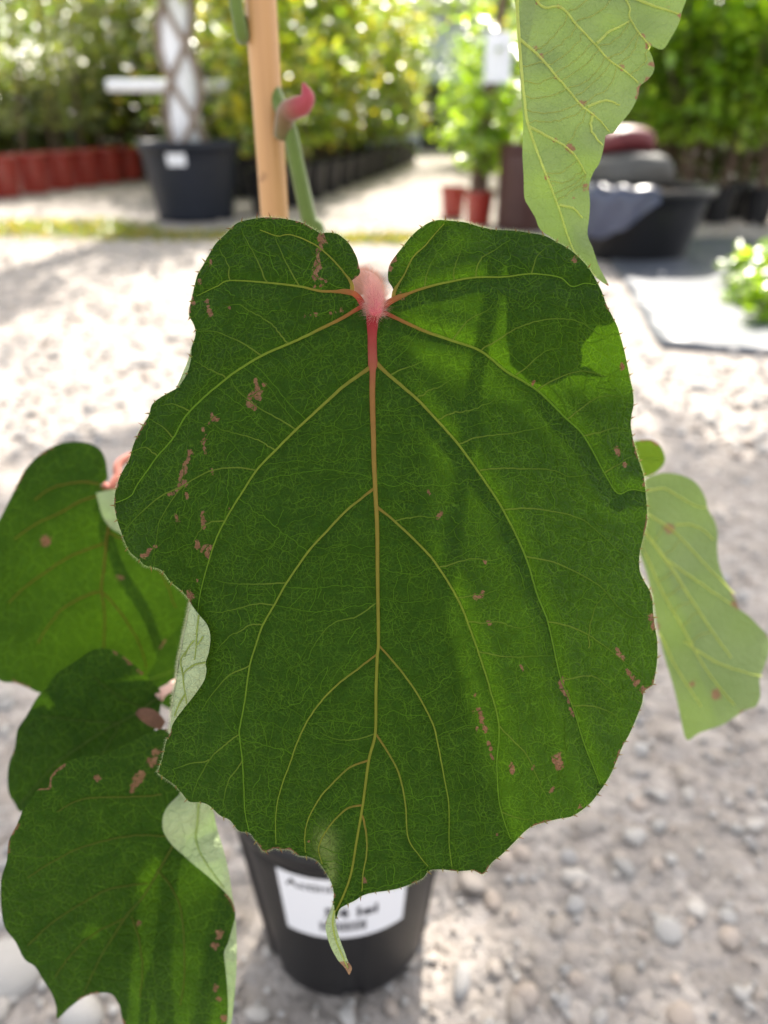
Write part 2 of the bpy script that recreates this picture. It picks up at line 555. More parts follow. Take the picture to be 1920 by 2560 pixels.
def gravel(name, n, ico_, region, rmin, rmax, seed, pw=2.2):
    rng = np.random.default_rng(seed)
    bank = [stone_verts(ico_[0], rng, 1.0) for _ in range(40)]
    nv = len(ico_[0])
    xs, ys = region(rng, n)
    rr = rmin * (rng.uniform(0, 1, n) * ((rmax / rmin) ** -pw - 1) + 1) ** (-1 / pw)
    V_ = np.empty((n, nv, 3)); C = np.empty((n, nv, 4))
    for i in range(n):
        v = bank[i % 40] * rr[i]
        a = rng.uniform(0, 6.28)
        ca, sa = math.cos(a), math.sin(a)
        V_[i] = np.stack([v[:, 0] * ca - v[:, 1] * sa + xs[i], v[:, 0] * sa + v[:, 1] * ca + ys[i], v[:, 2] + rr[i] * rng.uniform(0.05, 0.3) - 0.002], 1)
        c = PAL[rng.integers(len(PAL))] * rng.uniform(0.8, 1.15)
        C[i] = (*c, 1)
    F = (ico_[1][None] + (np.arange(n) * nv)[:, None, None]).reshape(-1, 3)
    o = mesh_world(name, V_.reshape(-1, 3), F, M['stone'], ground, attrs={'vc': C.reshape(-1, 4)})
    o['kind'] = 'stuff'
    return o
def reg(y0, y1, wx):
    def f(rng, n):
        y = y0 + (y1 - y0) * rng.uniform(0, 1, n) ** 1.25
        return rng.uniform(-1, 1, n) * wx(y), y
    return f
gravel('fine_gravel', 9000, IC1, reg(0.02, 1.5, lambda y: 0.22 + 0.62 * y), 0.0016, 0.005, 71)
gravel('pebbles', 1500, IC2, reg(0.02, 2.0, lambda y: 0.22 + 0.62 * y), 0.0045, 0.012, 72, 2.6)
gravel('pebbles', 3200, IC1, reg(1.4, 5.5, lambda y: 0.3 + 0.60 * y), 0.009, 0.024, 73)

# the larger stones, one by one
rst = np.random.default_rng(77)
def stone_mesh(k):
    v = stone_verts(IC2[0], rst, 1.0)
    me = np_mesh('stone', v, IC2[1])
    c = PAL[k % len(PAL)] * rst.uniform(0.9, 1.15)
    a = me.attributes.new('vc', 'FLOAT_COLOR', 'POINT'); a.data.foreach_set('color', np.tile(np.array([*c, 1], np.float32), (len(v), 1)).ravel())
    me.materials.append(M['stone'])
    return me
SB = [stone_mesh(k) for k in range(18)]
SEEN = [(1651,1985,30),(1645,2065,30),(1440,2190,40),(1435,2260,30),(1180,2205,42),(1670,2325,40),(1560,2440,42),(1500,2540,34),(1440,2445,22),(1580,2090,28),(1840,2070,25),(1720,1985,25),(1150,2450,44),(35,2420,92),(205,2532,62),(1715,1945,34),(1425,2140,26),(1300,2130,28),(1640,2290,20),(1750,2130,22),(1890,2060,30),(1410,2500,26),(1240,2420,26),(1820,2290,25),(60,1990,30),(30,2110,34),(1700,2540,40),(1850,2480,26),(20,1760,30),(640,2530,34),(570,2500,26),(1290,2520,36),(1600,1870,24),(1790,1890,24),(10,2300,30)]
spots = []
for (px, py, rp) in SEEN:
    g = G(px, py); dep = float((g - CAM) @ FWD)
    spots.append((g[0], g[1], rp * dep / FPX))
while len(spots) < 210:
    y = 0.2 + 2.6 * rst.uniform() ** 1.6; x = rst.uniform(-1, 1) * (0.2 + 0.6 * y)
    if (x - POT_C0[0]) ** 2 + (y - POT_C0[1]) ** 2 < 0.1 ** 2: continue
    spots.append((x, y, rst.uniform(0.008, 0.015) * (1 + 0.5 * y * (rst.uniform() < 0.3))))
for i, (x, y, r_) in enumerate(spots):
    o = bpy.data.objects.new('stone', SB[i % len(SB)] if i != 13 else SB[5]); COL.objects.link(o)
    o.parent = ground
    o.location = (x, y, r_ * 0.14 - 0.003)
    o.rotation_euler = (0, 0, rst.uniform(0, 6.28)); o.scale = (r_,) * 3

# weeds along the far edge of the yard
def tufts(name, centres, n, h, cols, seed, spread, label):
    rng = np.random.default_rng(seed)
    c = np.array(centres)[rng.integers(0, len(centres), n)]
    x = c[:, 0] + rng.normal(size=n) * spread[0]; y = c[:, 1] + rng.normal(size=n) * spread[1]
    base = np.stack([x, y, np.zeros(n)], 1)
    a = rng.uniform(0, 6.28, n); lean = rng.uniform(0.3, 1.4, n); hh = h * rng.uniform(0.4, 1.2, n)
    d = np.stack([np.cos(a) * lean, np.sin(a) * lean, np.ones(n)], 1); d /= np.linalg.norm(d, axis=1, keepdims=True)
    s = np.stack([-np.sin(a), np.cos(a), np.zeros(n)], 1) * (0.0045 * rng.uniform(0.6, 1.8, n))[:, None]
    m = base + d * hh[:, None] * 0.55; tp = base + d * hh[:, None] - np.array([0, 0, 0.15]) * hh[:, None]
    V_ = np.concatenate([base - s * 0.6, base + s * 0.6, m + s, m - s, tp])
    i = np.arange(n)
    F = np.concatenate([np.stack([i, i + n, i + 2 * n], 1), np.stack([i, i + 2 * n, i + 3 * n], 1), np.stack([i + 3 * n, i + 2 * n, i + 4 * n], 1)])
    cc = np.array(cols)[rng.integers(0, len(cols), n)] * rng.uniform(0.7, 1.3, (n, 1))
    C = np.tile(np.concatenate([cc, np.ones((n, 1))], 1), (5, 1))
    return tag(mesh_world(name, V_, F, M['bgleaf'], attrs={'vc': C}, smooth=False), label, 'weeds', kind='stuff')

def bgleaf_material(name, rough=0.29, trans=0.48, spec=1.0):
    t = NT(name)
    a = t.attr('vc')
    tc = t.n('ShaderNodeTexCoord')
    nz = t.noise(tc.outputs['Object'], 40.0, 2.0)
    c = t.mix(nz.outputs[0], t.mix(1.0, a.outputs['Color'], (0.75, 0.75, 0.75), 'MULTIPLY'), t.mix(1.0, a.outputs['Color'], (1.25, 1.25, 1.2), 'MULTIPLY'))
    b = t.n('ShaderNodeBsdfPrincipled', Roughness=rough)
    b.inputs['Specular IOR Level'].default_value = spec
    t.l(c, b.inputs['Base Color'])
    tr = t.n('ShaderNodeBsdfTranslucent')
    t.l(t.mix(1.0, c, (3.4, 2.9, 0.7), 'MULTIPLY'), tr.inputs['Color'])
    mx = t.n('ShaderNodeMixShader'); mx.inputs[0].default_value = trans
    t.l(b.outputs[0], mx.inputs[1]); t.l(tr.outputs[0], mx.inputs[2])
    return t.out(mx.outputs[0])
M['bgleaf'] = bgleaf_material('nursery_foliage')
M['bark'] = simple('sapling_bark', (0.13, 0.085, 0.065), 0.85, 0.2, 0.45, 18.0, 0.5)
M['redpot'] = simple('red_plastic', (0.30, 0.028, 0.018), 0.2, 0.8, 0.15, 8.0)
M['bluepot'] = simple('dark_blue_plastic', (0.010, 0.013, 0.022), 0.5, 0.3, 0.2, 6.0, 0.1)
M['blackbg'] = simple('black_container', (0.007, 0.007, 0.009), 0.38, 0.4, 0.2, 9.0)
M['brownpot'] = simple('brown_plastic', (0.060, 0.022, 0.018), 0.5, 0.4, 0.2, 9.0)
M['white'] = simple('white_paint', (0.70, 0.72, 0.76), 0.5, 0.4, 0.06, 7.0)
M['soilbg'] = simple('soil', (0.05, 0.035, 0.026), 0.95, 0.2, 0.5, 60.0, 0.6)
M['tagw'] = simple('tag_card', (0.74, 0.76, 0.82), 0.4, 0.4, 0.03, 9.0)

tufts('grass', [(x, 4.55 + 0.25 * math.sin(x * 2.3)) for x in np.arange(-3.6, -1.5, 0.12)], 5200, 0.065, [(0.07, 0.12, 0.03), (0.20, 0.17, 0.05), (0.09, 0.14, 0.03)], 91, (0.10, 0.16), 'low green and straw-coloured weeds left of the dark blue tub')
tufts('grass', [(x, 4.5) for x in np.arange(-1.5, -0.8, 0.13)] + [(x, 4.35) for x in np.arange(-0.28, 0.3, 0.10)], 2600, 0.045, [(0.07, 0.11, 0.03), (0.18, 0.16, 0.05)], 92, (0.09, 0.09), 'thin weeds across the yard where the sunlit path begins')

# ---- pots
def lathe0(profile, n=32):
    V_, F_ = [], []
    for (r_, z) in profile:
        for k in range(n):
            a = 2 * math.pi * k / n
            V_.append((r_ * math.cos(a), r_ * math.sin(a), z))
    for i in range(len(profile) - 1):
        for k in range(n):
            F_.append((i * n + k, i * n + (k + 1) % n, (i + 1) * n + (k + 1) % n, (i + 1) * n + k))
    F_.append(tuple(range(n))[::-1])
    return np.array(V_), F_
def pot_thing(name, loc, rb_, rt_, h, mat, label, group=None, n=32):
    e = empty(name, loc, label, 'pot', group)
    lip = 0.03 * h + 0.006
    v, f = lathe0([(rb_ * 0.9, 0), (rb_, 0.0), (rb_ * 1.01, 0.01 * h)] + [(rb_ + (rt_ - rb_) * t, h * t) for t in np.linspace(0.1, 0.86, 6)] + [(rt_ * 0.985, h * 0.88)], n)
    link_obj('body', np_mesh('body', v, f), mat, e)
    v, f = lathe0([(rt_ * 0.985, h * 0.88), (rt_ * 1.03, h * 0.885), (rt_ * 1.055, h * 0.94), (rt_ * 1.05, h), (rt_ * 1.0, h), (rt_ * 0.98, h * 0.9)], n)
    link_obj('rim', np_mesh('rim', v, f[:-1]), mat, e)
    v, f = lathe0([(rt_ * 0.4, h * 0.91), (rt_ * 0.982, h * 0.90)], n)
    link_obj('soil', np_mesh('soil', v, f), M['soilbg'], e)
    return e
def put(proto, first, loc, rz=0.0, s=1.0, label=None):
    o = proto if first else copy_tree(proto)
    o.location = loc; o.rotation_euler = (0, 0, rz); o.scale = (s,) * 3
    if label: o['label'] = label
    return o

# ---- foliage
def leaf_cloud(rng, pts, size, cols, droop=0.2):
    n = len(pts)
    a = rng.uniform(0, 6.28, n); tilt = rng.normal(size=n) * 0.45 - droop
    d = np.stack([np.cos(a) * np.cos(tilt), np.sin(a) * np.cos(tilt), np.sin(tilt)], 1)
    s = np.cross(d, np.array([0, 0, 1.0])); s /= np.linalg.norm(s, axis=1, keepdims=True) + 1e-9
    rl = rng.normal(size=(n, 1)) * 0.42
    nn = np.cross(s, d)
    s = s * np.cos(rl) + nn * np.sin(rl)
    nn = np.cross(s, d)
    L = (size[0] * rng.uniform(0.6, 1.3, n))[:, None]; W = (size[1] * rng.uniform(0.7, 1.2, n))[:, None]
    V_ = np.concatenate([pts, pts + d * L * 0.35 + s * W + nn * W * 0.25, pts + d * L * 0.75 + s * W * 0.7 + nn * W * 0.2, pts + d * L - nn * L * 0.12, pts + d * L * 0.75 - s * W * 0.7 + nn * W * 0.2, pts + d * L * 0.35 - s * W + nn * W * 0.25])
    i = np.arange(n)
    q = lambda *k: np.stack([i + x * n for x in k], 1)
    F = np.concatenate([q(0, 1, 5), q(1, 2, 4), q(1, 4, 5), q(2, 3, 4)])
    cc = np.array(cols)[rng.integers(0, len(cols), n)] * rng.uniform(0.65, 1.35, (n, 1))
    return V_, F, np.tile(np.concatenate([cc, np.ones((n, 1))], 1), (6, 1))

def make_plant(seed, h, r, z0, nleaf, size, cols, stems=3, clumps=26, trunk_r=0.012, lean=0.06, bare=0.0):
    """returns (stem mesh, crown mesh): woody stems that fork, leaves clustered round the twig ends"""
    rng = np.random.default_rng(seed)
    segs = []
    ends = []
    for s in range(stems):
        a = rng.uniform(0, 6.28)
        p = np.array([math.cos(a), math.sin(a), 0]) * 0.03 * (stems > 1)
        d = np.array([rng.normal() * lean, rng.normal() * lean, 1.0])
        n = 9; line = [p]
        for i in range(n):
            d = d + np.array([rng.normal() * 0.06, rng.normal() * 0.06, 0]); d /= np.linalg.norm(d)
            line.append(line[-1] + d * h / n)
        segs.append((np.array(line), trunk_r, trunk_r * 0.3))
        for _ in range(clumps // stems):
            t = rng.uniform(max(z0 / h - 0.1, 0.08), 0.98)
            k = min(int(t * n), n - 1); b = line[k] + (line[k + 1] - line[k]) * (t * n - k)
            a2 = rng.uniform(0, 6.28); L = r * rng.uniform(0.35, 1.0) * (1 - 0.45 * abs(2 * t - 1.0) ** 2)
            e = b + np.array([math.cos(a2) * L, math.sin(a2) * L, rng.uniform(-0.1, 0.5) * L])
            m = (b + e) / 2 + np.array([0, 0, 0.12 * L])
            segs.append((np.array([b, m, e]), trunk_r * 0.4, trunk_r * 0.15))
            ends.append((m, e, L))
    V_, F_ = [], []
    for line, r0, r1 in segs:
        n = len(line); k0 = len(V_)
        for i, p in enumerate(line):
            rr = r0 + (r1 - r0) * i / (n - 1)
            for k in range(5):
                a = 2 * math.pi * k / 5
                V_.append(p + np.array([math.cos(a) * rr, math.sin(a) * rr, 0]))
        for i in range(n - 1):
            for k in range(5):
                F_.append((k0 + i * 5 + k, k0 + i * 5 + (k + 1) % 5, k0 + (i + 1) * 5 + (k + 1) % 5, k0 + (i + 1) * 5 + k))
    sm = np_mesh('trunk', np.array(V_), F_); sm.materials.append(M['bark'])
    pts = []
    per = max(1, nleaf // max(1, len(ends)))
    for m, e, L in ends:
        u = rng.uniform(0, 1, (per, 1))
        pts.append(m + (e - m) * u * 1.15 + rng.normal(size=(per, 3)) * (0.22 * r))
    pts = np.concatenate(pts); pts = pts[pts[:, 2] > z0 * 0.8]
    v, f, c = leaf_cloud(rng, pts, size, cols)
    cm = np_mesh('crown', v, f, smooth=False)
    at = cm.attributes.new('vc', 'FLOAT_COLOR', 'POINT'); at.data.foreach_set('color', c.astype(np.float32).ravel())
    cm.materials.append(M['bgleaf'])
    return sm, cm
def plant_proto(name, meshes, label, cat, group):
    e = empty(name, (0, 0, 0), label, cat, group)
    link_obj('trunk', meshes[0], None, e); link_obj('crown', meshes[1], None, e)
    return e

YEL = [(0.176, 0.23, 0.03), (0.121, 0.189, 0.027), (0.27, 0.27, 0.034), (0.081, 0.135, 0.027)]
GRN = [(0.068, 0.135, 0.027), (0.095, 0.176, 0.034), (0.054, 0.101, 0.024), (0.135, 0.216, 0.041)]
OLV = [(0.135, 0.176, 0.101), (0.095, 0.135, 0.074), (0.176, 0.216, 0.135), (0.081, 0.121, 0.041)]
LIME = [(0.135, 0.243, 0.027), (0.189, 0.297, 0.034), (0.095, 0.176, 0.027)]
rbg = np.random.default_rng(101)

# row of red pots on the left with silvery saplings
pr_ = pot_thing('nursery_pot', (0, 0, 0), 0.115, 0.145, 0.32, M['redpot'], 'red plastic nursery pot in the row left of the big dark blue tub', 'red pots in a row')
sap = [plant_proto('potted_sapling', make_plant(110 + k, 1.5, 0.34, 0.25, 950, (0.055, 0.012), OLV, 2, 34, 0.011), 'silvery green sapling growing from a red nursery pot', 'sapling', 'silvery saplings in the red pots') for k in range(3)]
used = [False] * 3
for i in range(9):
    t = i / 5.0
    x = -3.32 + 0.50 * t; y = 6.45 + 1.85 * t
    put(pr_, i == 0, (x, y, 0), rbg.uniform(0, 6), 1.0)
    k = i % 3
    put(sap[k], not used[k], (x, y, 0.28), rbg.uniform(0, 6), rbg.uniform(0.85, 1.1)); used[k] = True

# big dark blue tub with the white-limed plaited trunk
BT = np.array([-1.27, 5.36, 0])
bt = pot_thing('tree_tub', BT, 0.245, 0.315, 0.47, M['bluepot'], 'big dark blue plastic tub with a small white tag holding the plaited tree', None, 64)
tv, tf = [], []
for j in range(3):
    for i in range(7):
        a = R(-104) + R(22) * i / 6; z = 0.335 + 0.07 * j / 2
        r_ = 0.245 + 0.07 * z / 0.47 + 0.006
        tv.append((r_ * math.cos(a), r_ * math.sin(a), z))
for j in range(2):
    for i in range(6): tf.append((j * 7 + i, j * 7 + i + 1, (j + 1) * 7 + i + 1, (j + 1) * 7 + i))
link_obj('price_tag', np_mesh('price_tag', np.array(tv), tf), M['tagw'], bt)
tr = empty('plaited_tree', BT + np.array([0, 0, 0.42]), 'white-limed trunk wrapped in plaited brown stems, standing in the dark blue tub', 'tree')
v, f = lathe0([(0.105, 0.0), (0.098, 0.2), (0.092, 0.6), (0.088, 1.0), (0.085, 1.6)], 24)
v = v + np.stack([0.006 * fbm(v[:, 2] * 9, v[:, 0] * 20, 5), 0.006 * fbm(v[:, 2] * 9, v[:, 1] * 20, 6), 0 * v[:, 0]], 1)
link_obj('trunk', np_mesh('trunk', v, f), M['white'], tr)
M['plait'] = simple('plait_bark', (0.24, 0.19, 0.155), 0.85, 0.2, 0.35, 25.0, 0.5)
for k in range(6):
    sgn = 1 if k % 2 else -1
    a0 = 2 * math.pi * (k // 2) / 3 + (0.3 if sgn > 0 else 0.0)
    zz = np.linspace(0.0, 1.6, 40)
    aa = a0 + sgn * zz * 5.2
    rr = 0.118 - 0.018 * zz / 1.6 + 0.006 * sgn
    pts = np.stack([rr * np.cos(aa), rr * np.sin(aa), zz], 1) + BT + np.array([0, 0, 0.42])
    tube('plaited_stem', pts, np.full(40, 0.019) * (1 + 0.1 * fbm(zz * 20, 0, k)), None, M['plait'], tr, 8)
cm = make_plant(140, 1.2, 0.6, 0.1, 2200, (0.07, 0.03), GRN, 3, 40, 0.02)[1]
co = link_obj('crown', cm, None, tr); co.location = (0, 0, 1.5)

# black pots along the path, left side
pbk = pot_thing('nursery_pot', (0, 0, 0), 0.10, 0.125, 0.27, M['blackbg'], 'black plastic nursery pot lining the left side of the sunlit path', 'black pots left of the path')
lau = [plant_proto('potted_shrub', make_plant(150 + k, 1.7, 0.42, 0.22, 1200, (0.085, 0.026), YEL if k != 2 else GRN, 3, 40, 0.012), 'glossy yellow-green shrub standing along the left side of the path', 'shrub', 'glossy shrubs left of the path') for k in range(3)]
used = [False] * 3
for i in range(13):
    t = i / 7.0
    x = -0.80 + 0.68 * t; y = 5.55 + 3.9 * t
    put(pbk, i == 0, (x, y, 0), rbg.uniform(0, 6), rbg.uniform(0.95, 1.06))
    k = i % 3
    put(lau[k], not used[k], (x - 0.05, y + 0.05, 0.2), rbg.uniform(0, 6), rbg.uniform(0.9, 1.15)); used[k] = True
pot_thing('nursery_pot', tuple(G(610, 495) + np.array([0, 0.16, 0])), 0.15, 0.19, 0.36, M['blackbg'], 'larger black nursery pot right of the dark blue tub')

# second and third rows further back
bush = [plant_proto('nursery_shrub', make_plant(170 + k, 2.6, 0.75, 0.15, 1250, (0.10, 0.032), [YEL, GRN, OLV, LIME][k], 4, 60, 0.016), ['yellow-green shrub in the rows behind the potted plants', 'deep green shrub in the rows behind the potted plants', 'grey-green shrub in the rows behind the potted plants', 'lime green shrub in the rows behind the potted plants'][k], 'shrub', 'shrubs in the back rows') for k in range(4)]
used = [False] * 4
back = []
for x in np.arange(-6.2, -0.6, 0.72): back.append((x + rbg.normal() * 0.1, 9.0 + 0.25 * x * 0 + rbg.normal() * 0.25, [1, 0, 2, 0][len(back) % 4]))
for x in np.arange(-7.5, -0.2, 0.9): back.append((x + rbg.normal() * 0.15, 11.2 + rbg.normal() * 0.3, [0, 1, 3][len(back) % 3]))
for x in np.arange(1.55, 6.5, 0.75): back.append((x + rbg.normal() * 0.1, 8.6 + rbg.normal() * 0.3, [3, 0, 3, 3][len(back) % 4]))
for x in np.arange(1.3, 8.0, 0.9): back.append((x + rbg.normal() * 0.15, 11.0 + rbg.normal() * 0.3, [3, 0, 3][len(back) % 3]))
for y in (7.6, 9.4, 11.2, 13.0): back.append((1.45 + 0.05 * y, y, 3))
for x, y, k in back:
    put(bush[k], not used[k], (x, y, 0), rbg.uniform(0, 6), rbg.uniform(0.85, 1.2)); used[k] = True
hedge = [plant_proto('low_shrub', make_plant(181 + k, 1.0, 0.5, 0.04, 1500, (0.08, 0.03), [[(0.03, 0.055, 0.016), (0.045, 0.075, 0.02), (0.05, 0.05, 0.025)], [(0.04, 0.07, 0.02), (0.07, 0.10, 0.03), (0.06, 0.055, 0.03)]][k], 5, 60, 0.01), ['dense dark green low shrub filling the ground behind the pots', 'dense olive low shrub filling the ground behind the pots'][k], 'shrub', 'low shrubs behind the pots') for k in range(2)]
used = [False] * 2  # added low shrubs, there to block bright ground and sky behind the pots
hs_ = [(x, 9.0 + 0.55 * (x + 2.5) * 0.3 + rbg.normal() * 0.1) for x in np.arange(-5.6, -1.0, 0.5)] + [(x, 9.9 + rbg.normal() * 0.1) for x in np.arange(-6.4, -0.2, 0.55)] + [(x, 7.3 + rbg.normal() * 0.1) for x in np.arange(1.75, 4.6, 0.5)] + [(x, 9.7 + rbg.normal() * 0.1) for x in np.arange(2.0, 5.8, 0.55)] + [(-1.5 + 0.28 * k, 7.0 + 0.75 * k) for k in range(4)]
for i, (x, y) in enumerate(hs_):
    k = i % 2
    put(hedge[k], not used[k], (x, y, 0), rbg.uniform(0, 6), rbg.uniform(0.85, 1.1)); used[k] = True
tall = [plant_proto('tall_tree', make_plant(190 + k, 6.5, 1.7, 0.8, 1100, (0.22, 0.08), [GRN, YEL, GRN][k], 2, 70, 0.06), ['tall dark green tree closing the far end of the nursery', 'tall yellow-green tree closing the far end of the nursery', 'tall mid-green tree closing the far end of the nursery'][k], 'tree', 'trees at the far end') for k in range(3)]
used = [False] * 3
for i, x in enumerate([-13, -10.5, -8.2, -6, -3.9, -2.0, -0.2, 4.3, 6.2, 8.4, 10.8, 13.2]):
    k = i % 3
    put(tall[k], not used[k], (x, 15.5 + rbg.normal() * 0.8, 0), rbg.uniform(0, 6), rbg.uniform(0.8, 1.1)); used[k] = True

# white support rails
def rail(name, x0, x1, y, z, label, posts):
    e = empty(name, ((x0 + x1) / 2, y, 0), label, 'rail')
    tube('bar', [(x0, y, z), ((x0 + x1) / 2, y, z - 0.004), (x1, y, z)], 0.036, None, M['white'], e, 12)
    for px in posts: tube('post', [(px, y + 0.06, 0), (px, y + 0.06, z + 0.03)], 0.025, None, M['white'], e, 8)
    return e
rail('support_rail', -1.82, -0.79, 5.62, 0.785, 'white horizontal rail behind the plaited tree', (-1.3,))
rail('support_rail', 0.62, 1.9, 5.62, 0.78, 'white horizontal rail behind the tagged tree', (1.32,))

# tagged young tree with two small red pots
TT = np.array([0.60, 5.02, 0])
rp = pot_thing('nursery_pot', TT, 0.075, 0.092, 0.20, M['redpot'], 'small red pot at the foot of the tagged young tree')
rp2 = pot_thing('nursery_pot', (0.47, 5.42, 0), 0.070, 0.085, 0.19, M['redpot'], 'small red pot standing behind the tagged tree pot')
yt = empty('young_tree', TT + np.array([0, 0, 0.18]), 'slender brown-stemmed young tree with a white tag, right of the path', 'tree')
for k in range(4):
    a = k * 1.6
    pts = [TT + np.array([0.035 * math.cos(a), 0.035 * math.sin(a), 0.17]), TT + np.array([0.03 * math.cos(a + .6) + 0.01, 0.03 * math.sin(a + .6), 0.5]), TT + np.array([0.03 + 0.02 * math.cos(a + 1.5), 0.02 * math.sin(a), 0.8]), TT + np.array([0.07 + 0.01 * math.cos(a), 0.01, 1.15]), TT + np.array([0.10 + 0.05 * math.cos(a), 0.05 * math.sin(a), 1.7])]
    tube('trunk' if k == 0 else 'stem', smooth3_(pts), np.linspace(0.017, 0.010, 33), None, M['bark'], yt, 8)
cm2 = make_plant(205, 1.6, 0.34, 0.1, 1100, (0.075, 0.03), LIME, 3, 34, 0.01)[1]
co = link_obj('crown', cm2, None, yt); co.location = (0.06, 0.05, 0.05)
tgv = []
for j in range(4):
    for i in range(5):
        u = i / 4 - 0.5; w = j / 3
        tgv.append(TT + np.array([0.055 + u * 0.15, -0.05 - 0.02 * math.cos(u * 3), 0.78 + w * 0.25]))
tgf = [(j * 5 + i, j * 5 + i + 1, (j + 1) * 5 + i + 1, (j + 1) * 5 + i) for j in range(3) for i in range(4)]
mesh_world('tag', tgv, tgf, M['tagw'], yt)

# tall brown container, then the black tub with bags
pot_thing('planter', tuple(G(1300, 578) + np.array([0.02, 0.13, 0])), 0.15, 0.15, 0.47, M['brownpot'], 'tall dark brown cylindrical planter behind the hanging leaf', None, 40)
TB = G(1620, 660) + np.array([0, 0.23, 0])
tub = pot_thing('tub', TB, 0.235, 0.315, 0.32, M['blackbg'], 'wide black tub piled with bags, standing at the edge of the ground sheet', None, 56)
def bag(name, c, sx, sy, sz, mat, label, seed, rz=0.0):
    v = IC3[0].copy()
    v = np.sign(v) * np.abs(v) ** 0.75
    v = v * np.array([sx, sy, sz])
    v = v * (1 + 0.16 * fbm(v[:, 0] * 22, v[:, 1] * 22 + v[:, 2] * 40, seed))[:, None]
    v[:, 2] -= 0.35 * sz * (v[:, 0] / sx) ** 2
    ca, sa = math.cos(rz), math.sin(rz)
    v = np.stack([v[:, 0] * ca - v[:, 1] * sa, v[:, 0] * sa + v[:, 1] * ca, v[:, 2]], 1)
    e = np_mesh(name, v, IC3[1]); o = link_obj(name, e, mat); o.location = c
    return tag(o, label, 'bag')
M['greybag'] = simple('grey_sack', (0.07, 0.07, 0.066), 0.6, 0.4, 0.3, 9.0, 0.3, bscale=40)
M['redbag'] = simple('maroon_sack', (0.12, 0.022, 0.028), 0.5, 0.4, 0.3, 8.0, 0.3, bscale=40)
M['bluefilm'] = simple('blue_black_film', (0.035, 0.045, 0.085), 0.3, 0.6, 0.3, 10.0, 0.4, bscale=30)
bag('sack', (TB[0] - 0.07, TB[1] + 0.02, 0.385), 0.21, 0.17, 0.085, M['greybag'], 'slumped grey sack lying on the black tub', 31)
bag('sack', (TB[0] - 0.09, TB[1] + 0.12, 0.515), 0.15, 0.13, 0.06, M['redbag'], 'maroon sack on top of the grey sack', 32, 0.3)
# film hanging over the tub's left side
n1, n2 = 14, 10
fv = []
for j in range(n2):
    for i in range(n1):
        a = R(170) + R(95) * i / (n1 - 1); w = j / (n2 - 1)
        drop = 0.22 * max(0, math.sin(math.pi * (i / (n1 - 1)) * 0.9 + 0.1))
        r_ = 0.26 + 0.085 * min(1, w * 2.2) + 0.012 * math.sin(i * 1.9 + j)
        z = 0.335 - (max(0, w - 0.35) / 0.65) * drop + 0.008 * math.sin(i * 2.3)
        fv.append((TB[0] + r_ * math.cos(a), TB[1] + r_ * math.sin(a), z))
ff = [(j * n1 + i, j * n1 + i + 1, (j + 1) * n1 + i + 1, (j + 1) * n1 + i) for j in range(n2 - 1) for i in range(n1 - 1)]
tag(mesh_world('plastic_film', fv, ff, M['bluefilm']), 'dark blue plastic film draped over the left rim of the black tub', 'film')

# woven ground sheet under the tub, right
M['mat'] = simple('woven_groundcover', (0.085, 0.095, 0.115), 0.42, 0.5, 0.25, 6.0, 0.4, bscale=120)
MP = [(1540,640),(1556,700),(1600,780),(1655,868),(1760,876),(1960,890),(2200,900),(2250,640),(1900,600),(1740,600)]
mpw = np.array([G(*p)[:2] for p in MP])
ml = catmull(mpw, 0.12, True)
mq, mf = fill(ml, 0.10, 3)
mz = 0.012 + 0.006 * fbm(mq[:, 0] * 9, mq[:, 1] * 9, 44)
mv = np.concatenate([mq, mz[:, None]], 1)
nrm = np.cross(mv[mf[:, 1]] - mv[mf[:, 0]], mv[mf[:, 2]] - mv[mf[:, 0]])[:, 2].sum()
if nrm < 0: mf = mf[:, ::-1].copy()
sheet = tag(mesh_world('ground_sheet', mv, mf, M['mat']), 'grey-black woven ground sheet under the black tub', kind='structure')
md = sheet.modifiers.new('thickness', 'SOLIDIFY'); md.thickness = 0.02; md.offset = -1

# black pots and twiggy plants at the right edge
pbr = pot_thing('nursery_pot', (0, 0, 0), 0.075, 0.095, 0.22, M['blackbg'], 'small black pot in the row right of the black tub', 'black pots right of the tub')
twg = [plant_proto('twiggy_vine', make_plant(220 + k, 1.4, 0.32, 0.35, 900, (0.075, 0.032), LIME, 5, 45, 0.007, 0.12), 'thin-stemmed lime green vine rising from a small black pot', 'vine', 'thin-stemmed vines in the small black pots') for k in range(2)]
used = [False] * 2
for i in range(9):
    x = 1.72 + 0.22 * (i % 5) + rbg.normal() * 0.015; y = 5.25 - 0.06 * (i % 5) + 0.32 * (i // 5)
    put(pbr, i == 0, (x, y, 0), rbg.uniform(0, 6), rbg.uniform(0.95, 1.05))
    put(twg[i % 2], not used[i % 2], (x, y, 0.2), rbg.uniform(0, 6), rbg.uniform(0.9, 1.1)); used[i % 2] = True
low = [plant_proto('low_plant', make_plant(230 + k, 0.12, 0.12, 0.01, 90, (0.06, 0.03), LIME, 3, 16, 0.004, 0.2), 'low bright green plant at the edge of the ground sheet', 'plant', 'low plants on the ground sheet') for k in range(1)]
for i, (px, py) in enumerate([(1870, 765), (1940, 750), (1915, 800), (1840, 715), (1900, 700)]):
    g = G(px, py)
    put(low[0], i == 0, (g[0], g[1], 0.012), rbg.uniform(0, 6), rbg.uniform(0.65, 0.9))

